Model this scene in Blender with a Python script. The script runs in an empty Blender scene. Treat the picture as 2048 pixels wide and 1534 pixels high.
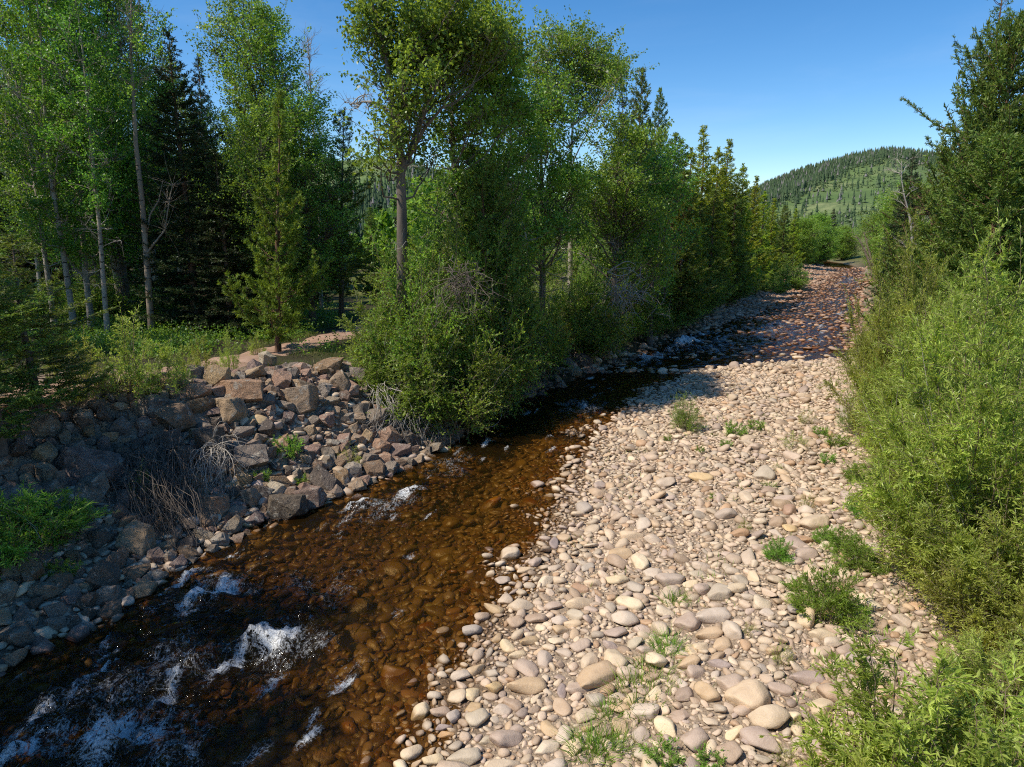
import bpy, bmesh, math, random
import numpy as np
from mathutils import Vector, Matrix, Euler

S = bpy.context.scene
COL = S.collection
rad = math.radians

# ------------------------------------------------------------------ camera model
CAMH, PITCH, FPX = 5.5, rad(12.4), 1422.0     # drone height, tilt down, focal length in photo pixels
CP, SP = math.cos(PITCH), math.sin(PITCH)

def ray(px, py):
    xc = (px - 1024.0) / FPX
    yc = (767.0 - py) / FPX
    return np.array([xc, yc * SP + CP, yc * CP - SP])

def on_z(px, py, z=0.0):
    d = ray(px, py)
    t = (z - CAMH) / d[2]
    return np.array([0, 0, CAMH]) + d * t

def at_y(px, py, y):
    d = ray(px, py)
    return np.array([0, 0, CAMH]) + d * (y / d[1])

def to_px(p):
    x, y, z = p[0], p[1], p[2] - CAMH
    dep = y * CP - z * SP
    up = y * SP + z * CP
    return 1024 + FPX * x / dep, 767 - FPX * up / dep, dep

# ------------------------------------------------------------------ noise (vectorised value noise)
def _h(i, j, k, s):
    n = (i.astype(np.int64) * 374761393 + j.astype(np.int64) * 668265263 + k.astype(np.int64) * 1103515245 + s * 144665) & 0xffffffff
    n = ((n ^ (n >> 13)) * 1274126177) & 0xffffffff
    n = n ^ (n >> 16)
    return (n & 0xffff) / 65535.0

def vnoise(x, y, z=None, s=0):
    x = np.asarray(x, float); y = np.asarray(y, float)
    z = np.zeros_like(x) if z is None else np.asarray(z, float)
    i, j, k = np.floor(x), np.floor(y), np.floor(z)
    f, g, h = x - i, y - j, z - k
    f = f * f * (3 - 2 * f); g = g * g * (3 - 2 * g); h = h * h * (3 - 2 * h)
    r = 0
    for a in (0, 1):
        for b in (0, 1):
            for c in (0, 1):
                w = (f if a else 1 - f) * (g if b else 1 - g) * (h if c else 1 - h)
                r = r + w * _h(i + a, j + b, k + c, s)
    return r * 2 - 1

def fbm(x, y, z=None, s=0, o=3):
    r, a, m = 0, 1.0, 1.0
    x = np.asarray(x, float); y = np.asarray(y, float)
    for q in range(o):
        r = r + a * vnoise(x * m, y * m, None if z is None else np.asarray(z) * m, s + q * 17)
        a *= .5; m *= 2.03
    return r

def sstep(a, b, x):
    t = np.clip((np.asarray(x, float) - a) / (b - a), 0, 1)
    return t * t * (3 - 2 * t)

# ------------------------------------------------------------------ the river's two edges, x as a function of y
_L = [on_z(*p) for p in [(0, 1345), (200, 1235), (380, 1120), (520, 1045), (720, 975), (880, 898), (1000, 812), (1130, 765), (1240, 728),
                         (1330, 690), (1430, 655), (1520, 622), (1580, 596), (1640, 566), (1668, 541), (1640, 530)]]
_R = [on_z(*p) for p in [(740, 1534), (860, 1330), (930, 1215), (1020, 1110), (1060, 1040), (1130, 930), (1160, 868), (1255, 800), (1330, 762), (1372, 742)]]
LY = np.array([-60, 0, 3] + [p[1] for p in _L] + [140, 190]); LX = np.array([-40, -11.5, -8.6] + [p[0] for p in _L] + [40, -10])
RX = [-40, -4.6, -2.9] + [p[0] for p in _R]; RY = [-60, 0, 3.5] + [p[1] for p in _R]
for px, py in [(1700, 728), (1712, 690), (1722, 640), (1736, 590), (1752, 556), (1740, 538)]:
    q = on_z(px, py); RX.append(q[0]); RY.append(q[1])
RX += [62, 20]; RY += [150, 190]
RX, RY = np.array(RX), np.array(RY)
RX = RX + np.where((RY > 4) & (RY < 27), .28, 0)
def xL(y): return np.interp(y, LY, LX)
def xR(y): return np.interp(y, RY, RX)
def edge_d(x, y):
    """signed distances: dl > 0 on the left bank, dr > 0 on the right bank"""
    e = .6
    sl = (xL(y + e) - xL(y - e)) / (2 * e); sr = (xR(y + e) - xR(y - e)) / (2 * e)
    return (xL(y) - x) / np.sqrt(1 + sl * sl), (x - xR(y)) / np.sqrt(1 + np.minimum(sr * sr, 4))

HLY = [-60, 8, 12, 15, 19, 24, 34, 45, 70, 120]; HLV = [2.2, 2.2, 2.2, 2.2, 1.7, 1.3, 1.1, .7, .55, .6]
RUNV = [5.5, 5.2, 5.2, 4.6, 3.2, 2.4, 2.6, 5.5, 6.5, 6]
def height(x, y):
    x = np.asarray(x, float); y = np.asarray(y, float)
    dl, dr = edge_d(x, y)
    w = .16 * fbm(x * .9, y * .9, s=3)
    zl = np.interp(y, HLY, HLV) * np.power(sstep(0, 1, dl / np.interp(y, HLY, RUNV)), .85)
    zl = zl + .35 * sstep(8, 40, dl) + w * sstep(.3, 2, dl) * .5
    zr = .42 * sstep(-.2, 4.5, dr) + .8 * sstep(4.5, 10, dr) + 1.0 * sstep(12, 40, dr) + w * sstep(.5, 3, dr) * .45
    far = sstep(24, 34, y)
    zr = zr * (1 - far) + far * (1.1 * sstep(0, 2.5, dr) + .8 * sstep(4, 30, dr))
    ins = np.minimum(-dl, -dr)
    shal = np.where(-dr < -dl, 3.2, 1.1)
    bed = -(.03 + .40 * sstep(0, 1, ins / shal)) + .06 * fbm(x * 1.3, y * 1.3, s=9)
    bed = np.where(y > 26, bed * (1 - .62 * sstep(26, 34, y)), bed)
    z = np.where(dl > 0, zl, np.where(dr > 0, zr, bed))
    return z

def ground(x, y): return float(height(np.array([x]), np.array([y]))[0])

def hit(px, py, off=0.0):
    """the point of the ground seen at a photo pixel"""
    d = ray(px, py)
    ts = np.concatenate([np.arange(3, 40, .02), np.arange(40, 300, .2)])
    P = np.array([0, 0, CAMH])[None] + d[None] * ts[:, None]
    g = height(P[:, 0], P[:, 1]) + off
    k = np.argmax(P[:, 2] <= g)
    return P[k]

# ------------------------------------------------------------------ meshes
class MB:
    def __init__(self): self.v, self.f, self.n, self.mi = [], [], 0, []
    def add(self, v, f, mat=0):
        v = np.asarray(v, np.float32).reshape(-1, 3); f = np.asarray(f, np.int64)
        if len(v) == 0 or len(f) == 0: return self
        self.v.append(v); self.f.append(f + self.n); self.mi.append(np.full(len(f), mat, np.int32)); self.n += len(v)
        return self
    def mesh(self, name, mats, smooth=False):
        me = bpy.data.meshes.new(name)
        V = np.concatenate(self.v) if self.v else np.zeros((0, 3), np.float32)
        me.vertices.add(len(V)); me.vertices.foreach_set('co', V.ravel())
        loops = np.concatenate([f.ravel() for f in self.f]); sizes = np.concatenate([np.full(len(f), f.shape[1]) for f in self.f])
        me.loops.add(len(loops)); me.loops.foreach_set('vertex_index', loops.astype(np.int32))
        me.polygons.add(len(sizes))
        me.polygons.foreach_set('loop_start', (np.cumsum(sizes) - sizes).astype(np.int32))
        me.polygons.foreach_set('material_index', np.concatenate(self.mi))
        me.polygons.foreach_set('use_smooth', np.full(len(sizes), smooth))
        for m in (mats if isinstance(mats, (list, tuple)) else [mats]): me.materials.append(m)
        me.update(calc_edges=True)
        return me

def link(name, me, parent=None, loc=(0, 0, 0), rot=(0, 0, 0), sc=1.0):
    o = bpy.data.objects.new(name, me); COL.objects.link(o)
    o.location = loc; o.rotation_euler = rot; o.scale = (sc,) * 3 if np.isscalar(sc) else sc
    if parent is not None: o.parent = parent
    return o

def tag(o, label, cat, group=None):
    o['label'] = label; o['category'] = cat
    if group: o['group'] = group
    return o

def unit(a): return a / np.maximum(np.linalg.norm(a, axis=-1, keepdims=True), 1e-9)

def tubes(P, R, n=5):
    """P (N,K,3) polylines, R (N,K) radii -> verts, quads"""
    P = np.asarray(P, float); R = np.asarray(R, float); N, K, _ = P.shape
    T = np.empty_like(P); T[:, 1:-1] = P[:, 2:] - P[:, :-2]; T[:, 0] = P[:, 1] - P[:, 0]; T[:, -1] = P[:, -1] - P[:, -2]
    T = unit(T)
    ref = np.where(np.abs(T[:, :1, 2:3]) > .8, np.array([1., 0, 0]), np.array([0, 0, 1.]))
    ref = np.broadcast_to(ref, T.shape)
    A = unit(np.cross(T, ref)); B = np.cross(T, A)
    an = np.arange(n) * 2 * math.pi / n
    V = P[:, :, None] + R[:, :, None, None] * (A[:, :, None] * np.cos(an)[:, None] + B[:, :, None] * np.sin(an)[:, None])
    idx = np.arange(N * K * n).reshape(N, K, n)
    a = idx[:, :-1]; b = idx[:, 1:]
    q = np.stack([a, np.roll(a, -1, 2), np.roll(b, -1, 2), b], -1).reshape(-1, 4)
    return V.reshape(-1, 3), q

def leaves(pos, d, nrm, L, W, fold=False, at=.42):
    d = unit(d); side = unit(np.cross(d, nrm)); up = np.cross(side, d)
    L = np.asarray(L)[:, None]; W = np.asarray(W)[:, None]; N = len(pos)
    if not fold:
        V = np.stack([pos, pos + d * L * at + side * W * .5, pos + d * L, pos + d * L * at - side * W * .5], 1)
        return V.reshape(-1, 3), np.arange(N * 4).reshape(N, 4)
    m = pos + d * L * at - up * W * .12
    V = np.stack([pos, m, pos + d * L - up * L * .12, pos + d * L * at + side * W * .5 + up * W * .16, pos + d * L * at - side * W * .5 + up * W * .16], 1)
    b = (np.arange(N) * 5)[:, None]
    F = np.concatenate([b + np.array([[0, 3, 1]]), b + np.array([[0, 1, 4]]), b + np.array([[3, 2, 1]]), b + np.array([[1, 2, 4]])])
    return V.reshape(-1, 3), F

def rdir(rng, n):
    v = rng.normal(size=(n, 3)); return unit(v)
# ------------------------------------------------------------------ materials
def newmat(name):
    m = bpy.data.materials.new(name); m.use_nodes = True
    nt = m.node_tree; nt.nodes.clear()
    return m, nt, nt.nodes, nt.links

class NT:
    def __init__(self, name):
        self.m, self.nt, self.N, self.L = newmat(name)
        self.out = self.N.new('ShaderNodeOutputMaterial')
    def n(self, t, **kw):
        o = self.N.new('ShaderNode' + t)
        for k, v in kw.items():
            if k.startswith('i_'): o.inputs[k[2:].replace('_', ' ')].default_value = v
            else: setattr(o, k, v)
        return o
    def l(self, a, b): self.L.new(a, b)
    def noise(self, vec, scale, detail=4, rough=.55, dist=0):
        o = self.n('TexNoise'); o.inputs['Scale'].default_value = scale; o.inputs['Detail'].default_value = detail
        o.inputs['Roughness'].default_value = rough; o.inputs['Distortion'].default_value = dist
        if vec is not None: self.l(vec, o.inputs['Vector'])
        return o.outputs['Fac']
    def ramp(self, fac, stops, interp='LINEAR'):
        o = self.n('ValToRGB'); cr = o.color_ramp; cr.interpolation = interp
        while len(cr.elements) < len(stops): cr.elements.new(.5)
        for e, (p, c) in zip(cr.elements, stops):
            e.position = p; e.color = (c[0], c[1], c[2], 1) if not np.isscalar(c) else (c, c, c, 1)
        self.l(fac, o.inputs['Fac']); return o.outputs['Color']
    def mix(self, fac, a, b, mode='MIX'):
        o = self.n('MixRGB', blend_type=mode)
        for s, v in ((0, fac), (1, a), (2, b)):
            if hasattr(v, 'node'): self.l(v, o.inputs[s])
            elif s == 0: o.inputs[0].default_value = v
            else: o.inputs[s].default_value = (v[0], v[1], v[2], 1) if not np.isscalar(v) else (v, v, v, 1)
        return o.outputs[0]
    def math(self, op, a, b=0.0, c=None, clamp=False):
        o = self.n('Math', operation=op, use_clamp=clamp)
        for s, v in ((0, a), (1, b), (2, c)):
            if v is None: continue
            if hasattr(v, 'node'): self.l(v, o.inputs[s])
            else: o.inputs[s].default_value = v
        return o.outputs[0]
    def mapr(self, v, a, b, c=0.0, d=1.0):
        o = self.n('MapRange', interpolation_type='SMOOTHSTEP')
        self.l(v, o.inputs[0])
        for k, x in zip((1, 2, 3, 4), (a, b, c, d)): o.inputs[k].default_value = x
        return o.outputs[0]
    def bump(self, h, strength, dist):
        o = self.n('Bump'); o.inputs['Strength'].default_value = strength; o.inputs['Distance'].default_value = dist
        self.l(h, o.inputs['Height']); return o.outputs['Normal']
    def hsv(self, col, hue=None, sat=None, val=None):
        o = self.n('HueSaturation'); self.l(col, o.inputs['Color'])
        for k, v in (('Hue', hue), ('Saturation', sat), ('Value', val)):
            if v is None: continue
            if hasattr(v, 'node'): self.l(v, o.inputs[k])
            else: o.inputs[k].default_value = v
        return o.outputs['Color']
    def pos(self): return self.n('NewGeometry').outputs['Position']
    def obj(self): return self.n('TexCoord').outputs['Object']
    def principled(self, col, rough, normal=None, spec=.4):
        p = self.n('BsdfPrincipled')
        if hasattr(col, 'node'): self.l(col, p.inputs['Base Color'])
        else: p.inputs['Base Color'].default_value = (*col, 1)
        if hasattr(rough, 'node'): self.l(rough, p.inputs['Roughness'])
        else: p.inputs['Roughness'].default_value = rough
        p.inputs['Specular IOR Level'].default_value = spec
        if normal is not None: self.l(normal, p.inputs['Normal'])
        return p
    def done(self, sh):
        self.l(sh, self.out.inputs['Surface']); return self.m

def leaf_mat(name, dark, light, trans=.38, rough=.42, clump=.9, yellow=(.16, .16, .03), ny=.06, spec=.35):
    t = NT(name)
    isl = t.n('NewGeometry').outputs['Random Per Island']
    col = t.ramp(isl, [(0, dark), (.55, [(a + b) / 2 for a, b in zip(dark, light)]), (1 - ny, light), (1, yellow)])
    nz = t.noise(t.obj(), clump, 2)
    val = t.mapr(nz, .3, .7, .72, 1.25)
    rnd = t.n('ObjectInfo').outputs['Random']
    hue = t.math('MULTIPLY_ADD', rnd, .035, .487)
    val = t.math('MULTIPLY', val, t.math('MULTIPLY_ADD', rnd, .3, .85))
    col = t.hsv(col, hue, None, val)
    p = t.principled(col, rough, None, spec)
    tr = t.n('BsdfTranslucent'); t.l(t.hsv(col, .485, 1.1, 1.5), tr.inputs['Color'])
    mx = t.n('MixShader'); mx.inputs[0].default_value = trans
    t.l(p.outputs[0], mx.inputs[1]); t.l(tr.outputs[0], mx.inputs[2])
    return t.done(mx.outputs[0])

def bark_mat(name, a, b, scale=6, stretch=.25, scars=0):
    t = NT(name)
    mp = t.n('Mapping'); t.l(t.obj(), mp.inputs['Vector']); mp.inputs['Scale'].default_value = (1, 1, stretch)
    nz = t.noise(mp.outputs[0], scale, 6, .65)
    col = t.ramp(nz, [(.3, a), (.7, b)])
    if scars:
        mp2 = t.n('Mapping'); t.l(t.obj(), mp2.inputs['Vector']); mp2.inputs['Scale'].default_value = (1, 1, 3.5)
        s = t.noise(mp2.outputs[0], 2.6, 3, .6)
        col = t.mix(t.mapr(s, .60, .66), col, (.035, .03, .025))
    return t.done(t.principled(col, .85, t.bump(nz, .7, .03), .2).outputs[0])

def stone_mat(name, col, rough=.62, stuff=None, crack=0, wet=True):
    """stuff: palette picked per stone (for meshes holding many stones)"""
    t = NT(name)
    pos = t.pos()
    if stuff:
        isl = t.n('NewGeometry').outputs['Random Per Island']
        base = t.ramp(isl, [(i / len(stuff), c) for i, c in enumerate(stuff)], 'CONSTANT')
        r2 = t.math('FRACT', t.math('MULTIPLY', isl, 37.7))
        base = t.hsv(base, None, None, t.math('MULTIPLY_ADD', r2, .4, .78))
    else:
        rnd = t.n('ObjectInfo').outputs['Random']
        base = t.hsv(t.mix(0, col, col), t.math('MULTIPLY_ADD', rnd, .02, .49), t.math('MULTIPLY_ADD', rnd, .3, .85), t.math('MULTIPLY_ADD', rnd, .36, .82))
    n1 = t.noise(pos, 5.5, 5, .6)
    n2 = t.noise(pos, 60, 3, .7)
    c = t.mix(t.mapr(n1, .35, .75, 0, .42), base, t.hsv(base, .49, 1.2, .55))
    c = t.mix(t.mapr(n2, .42, .72, 0, .28), c, (.62, .52, .42))
    c = t.mix(t.mapr(n2, .62, .75, 0, .35), c, (.10, .075, .06))
    hgt = t.math('MULTIPLY_ADD', n2, .25, n1)
    if crack:
        n3 = t.noise(pos, 2.3, 9, .74, .6)
        c = t.mix(t.mapr(n3, .52, .66, 0, .75), c, (.07, .055, .045))
        n4 = t.noise(pos, 5.1, 8, .72)
        c = t.mix(t.mapr(n4, .55, .62, 0, .7), c, (.56, .50, .40))
        hgt = t.math('MULTIPLY_ADD', n3, 2.2, t.math('MULTIPLY_ADD', n4, .8, hgt))
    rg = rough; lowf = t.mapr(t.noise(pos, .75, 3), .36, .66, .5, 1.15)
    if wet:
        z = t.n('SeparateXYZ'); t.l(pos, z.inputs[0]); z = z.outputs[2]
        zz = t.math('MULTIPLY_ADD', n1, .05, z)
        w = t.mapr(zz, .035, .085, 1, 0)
        alg_dim = t.mapr(zz, -.10, .03, 1, 0)
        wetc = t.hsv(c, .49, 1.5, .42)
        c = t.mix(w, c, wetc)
        c = t.mix(t.math('MULTIPLY', alg_dim, .80), t.hsv(c, None, None, t.math('MULTIPLY_ADD', alg_dim, t.math('SUBTRACT', lowf, 1.0), 1.0)), t.mix(t.mapr(z, -.42, -.08), (.085, .046, .011), t.mix(n1, (.10, .056, .012), (.27, .17, .038))))  # algae brown; deeper stone coloured darker in place of light absorbed by water
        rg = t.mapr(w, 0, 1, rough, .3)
    return t.done(t.principled(c, rg, t.bump(hgt, .6 if not crack else 1.0, .03 if not crack else .09), .35).outputs[0])

PAL = dict(buff=(.66, .505, .34), cream=(.71, .56, .395), ochre=(.59, .41, .245), pink=(.63, .465, .325), mauve=(.47, .35, .275),
           grey=(.52, .42, .31), brown=(.46, .32, .205), rust=(.50, .30, .16))
STUFF = [tuple(.8 * a + .2 * b for a, b in zip(PAL[k], (.645, .475, .31))) for k in ('buff', 'pink', 'buff', 'pink', 'grey', 'buff', 'cream', 'ochre', 'buff', 'brown', 'pink', 'mauve', 'buff', 'pink', 'brown', 'rust')]
M_STONE = {k: stone_mat(k + '_stone', v) for k, v in PAL.items()}
M_COBBLES = stone_mat('cobbles', None, stuff=STUFF)
M_REDCOB = stone_mat('russet_cobbles', None, stuff=[(.40, .24, .14), (.46, .29, .18), (.33, .18, .10), (.48, .33, .22), (.30, .20, .14), (.42, .22, .11)])
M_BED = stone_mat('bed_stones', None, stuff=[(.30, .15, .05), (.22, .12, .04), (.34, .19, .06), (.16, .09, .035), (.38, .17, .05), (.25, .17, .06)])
BPAL = dict(tan=(.47, .325, .20), pinkish=(.46, .28, .19), grey=(.33, .255, .185), dark=(.15, .112, .082), brown=(.30, .19, .115), purplish=(.30, .20, .16), pale=(.52, .42, .31))
M_ROCK = {k: stone_mat(k + '_rock', v, .8, None, 1) for k, v in BPAL.items()}
M_RUBBLE = stone_mat('rubble', None, .8, [BPAL[k] for k in ('tan', 'grey', 'pinkish', 'brown', 'grey', 'tan', 'purplish', 'dark', 'pinkish', 'tan')], 1)

L_ASPEN = leaf_mat('aspen_leaves', (.082, .165, .024), (.24, .40, .068), .46, .38)
L_COTTON = leaf_mat('cottonwood_leaves', (.10, .185, .026), (.31, .46, .08), .46, .36)
L_BUSH = leaf_mat('bush_leaves', (.125, .22, .03), (.36, .50, .085), .46, .45)
L_WILLOW = leaf_mat('willow_leaves', (.23, .30, .04), (.56, .62, .14), .46, .36, 1.2, (.34, .36, .09), .08)
L_HERB = leaf_mat('herb_leaves', (.14, .26, .03), (.34, .50, .085), .45, .45, 3)
L_GRASS = leaf_mat('grass_blades', (.07, .13, .02), (.20, .25, .06), .35, .5, .6, (.38, .33, .14), .2)
L_PINE = leaf_mat('pine_needles', (.075, .125, .020), (.24, .31, .052), .32, .5, 1.2, (.17, .17, .03), .1)
L_GOLDPINE = leaf_mat('golden_pine_needles', (.14, .20, .018), (.46, .52, .06), .36, .5, 1.2, (.54, .48, .07), .15)
L_YOUNGPINE = leaf_mat('young_pine_needles', (.10, .175, .022), (.30, .41, .06), .32, .5, 2)
L_SPRUCE = leaf_mat('spruce_needles', (.022, .042, .012), (.065, .10, .026), .15, .5, 1.0, (.06, .09, .02), .05)
B_PALE = bark_mat('pale_bark', (.30, .25, .19), (.46, .40, .32), 5, .5, 1)
B_TAN = bark_mat('tan_bark', (.22, .165, .115), (.38, .30, .22), 5, .3, 1)
B_GREY = bark_mat('grey_bark', (.085, .065, .05), (.21, .17, .135), 7, .15)
B_PINE = bark_mat('pine_bark', (.09, .05, .03), (.25, .15, .095), 8, .3)
B_DEAD = bark_mat('dead_wood', (.26, .22, .18), (.50, .45, .38), 8, .3)
B_TWIG = bark_mat('twig_bark', (.16, .11, .07), (.32, .24, .16), 8, .3)
# ------------------------------------------------------------------ plants: every builder returns (wood mesh, foliage mesh)
def curve3(a, b, sag, k=5):
    """(N,3)->(N,3) arcs with a sideways offset at the middle"""
    t = np.linspace(0, 1, k)[None, :, None]
    return a[:, None] * (1 - t) + b[:, None] * t + sag[:, None] * (4 * t * (1 - t))

def trunk_poly(rng, H, lean=(0, 0), wob=.12, k=12):
    z = np.linspace(0, H, k)
    u = z / H
    ph = rng.uniform(0, 6.28, 4)
    x = lean[0] * u + wob * np.sin(u * 5 + ph[0]) * u + wob * .5 * np.sin(u * 11 + ph[1]) * u
    y = lean[1] * u + wob * np.sin(u * 4.3 + ph[2]) * u + wob * .5 * np.sin(u * 9 + ph[3]) * u
    return np.stack([x, y, z], 1)

def lobes_auto(rng, H, z0, width, n, trunk, shape=lambda u: np.sin(np.pi * np.clip(u * .86 + .1, 0, 1)) ** .7, rl=(.5, .95)):
    out = []
    for i in range(n):
        u = (i + rng.uniform(.1, .9)) / n
        z = z0 + (H - z0) * u
        w = width * shape(u)
        a = i * 2.4 + rng.uniform(-.5, .5); r = w * rng.uniform(.25, .85)
        tx, ty = np.interp(z, trunk[:, 2], trunk[:, 0]), np.interp(z, trunk[:, 2], trunk[:, 1])
        s = rng.uniform(*rl) * (.55 + .45 * shape(u)) * width * .62
        out.append((np.array([tx + math.cos(a) * r, ty + math.sin(a) * r, min(z, H - s * .6)]), np.array([s, s, s * rng.uniform(.8, 1.25)])))
    return out

def deciduous(name, seed, H, r0, trunk, lobes, lm, bm, LL=.085, dens=26, K=60, extra=None, dead=0, rs=(.2, .42), stem2=None):
    rng = np.random.default_rng(seed)
    wood, fol = MB(), MB()
    tr = np.asarray(trunk, float)
    kk = len(tr)
    rr = r0 * (1 - np.linspace(0, 1, kk) * .9) ** 1.0
    rr[0] *= 1.35
    wood.add(*tubes(tr[None], rr[None], 9))
    stems = [(tr, rr)]
    for (p, ra, rb) in (stem2 or []):
        p = np.asarray(p, float); r = np.linspace(ra, rb, len(p))
        wood.add(*tubes(p[None], r[None], 8)); stems.append((p, r))
    allP = np.concatenate([s[0] for s in stems]); allR = np.concatenate([s[1] for s in stems])
    subs, subr = [], []
    A, B, SG, RA = [], [], [], []
    for c, r in lobes:
        hd = np.linalg.norm(allP[:, :2] - c[:2], axis=1)
        want = np.abs(allP[:, 2] - (c[2] - .75 * hd - .35 * r[2])) + hd * .55 + (allP[:, 2] < H * .06) * 9
        k = int(np.argmin(want)); a = allP[k]
        rb = min(allR[k] * .55, .022 + .035 * float(np.mean(r)))
        A.append(a); B.append(c); SG.append(rng.normal(size=3) * .12 + np.array([0, 0, -.12])); RA.append(rb)
        n = max(5, int(dens * float(np.mean(r)) ** 2.2))
        d = rdir(rng, n); d[:, 2] = np.abs(d[:, 2]) * np.where(rng.random(n) < .3, -1, 1)
        s = c + d * r * (rng.random((n, 1)) ** (1 / 2.4)) * rng.uniform(.75, 1.2, (n, 1))
        subs.append(s); subr.append(rng.uniform(*rs, n))
        # sprays of leaves that break the outline
        ns = 6; sd_ = unit(rdir(rng, ns) * np.array([1, 1, .7]) + np.array([0, 0, .75])); sl_ = rng.uniform(.5, 1.15, ns)[:, None] * np.mean(r)
        for w_ in (.75, 1.1, 1.45, 1.75):
            subs.append(c + sd_ * (np.mean(r) * .35 + sl_ * w_)); subr.append(np.full(ns, rs[0] * (1.15 - .42 * w_) + .03))
        P = curve3(np.repeat(c[None], ns, 0), c + sd_ * (np.mean(r) * .35 + sl_ * 1.7), rng.normal(size=(ns, 3)) * .05, 4)
        wood.add(*tubes(P, np.array([[.014, .01, .007, .003]]) * np.ones((ns, 1)), 3))
        # twigs of this lobe
        st = a + (c - a) * rng.uniform(.55, 1.0, (n, 1))
        P = curve3(st, s, rng.normal(size=(n, 3)) * .08, 4)
        wood.add(*tubes(P, np.linspace(max(.012, rb * .45), .004, 4)[None] * np.ones((n, 1)), 3))
    if A:
        P = curve3(np.array(A), np.array(B), np.array(SG), 6)
        P = P + rng.normal(size=P.shape) * .04 * np.array([0, 1, 1, 1, 1, .3])[None, :, None]
        wood.add(*tubes(P, np.array(RA)[:, None] * np.linspace(1, .35, 6)[None], 5))
    if dead:
        n = dead
        z = rng.uniform(.15, .75, n) * H
        a = np.stack([np.interp(z, tr[:, 2], tr[:, i]) for i in range(3)], 1)
        an = rng.uniform(0, 6.28, n); L = rng.uniform(.5, 1.7, n)
        b = a + np.stack([np.cos(an) * L, np.sin(an) * L, rng.uniform(-.3, .7, n) * L], 1)
        P = curve3(a, b, rng.normal(size=(n, 3)) * .12, 5)
        wood.add(*tubes(P, np.linspace(.022, .005, 5)[None] * np.ones((n, 1)), 3), mat=1)
        tw = 4
        a2 = (P[:, 2:4].reshape(-1, 3))[:, None].repeat(tw, 1).reshape(-1, 3)
        b2 = a2 + rng.normal(size=a2.shape) * .28
        wood.add(*tubes(curve3(a2, b2, rng.normal(size=a2.shape) * .05, 3), np.linspace(.007, .003, 3)[None] * np.ones((len(a2), 1)), 3), mat=1)
    if subs:
        C = np.concatenate(subs); Rr = np.concatenate(subr)
        kn = np.maximum(6, (K * np.clip(Rr / rs[1], .12, 1) ** 1.3)).astype(int); ci = np.repeat(np.arange(len(C)), kn); n = len(ci)
        pos = C[ci] + np.clip(rng.normal(size=(n, 3)), -1.9, 1.9) * Rr[ci][:, None] * np.array([.62, .62, .5])
        d = rdir(rng, n) + np.array([0, 0, -.35]); nr = rdir(rng, n) * .8 + np.array([0, 0, .7])
        L = LL * rng.uniform(.65, 1.25, n)
        fol.add(*leaves(pos, d, nr, L, L * rng.uniform(.62, .85, n)))
    me1 = wood.mesh(name + '_wood', [bm, B_DEAD], True)
    me2 = fol.mesh(name + '_leaves', [lm]) if subs else None
    return me1, me2

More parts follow.
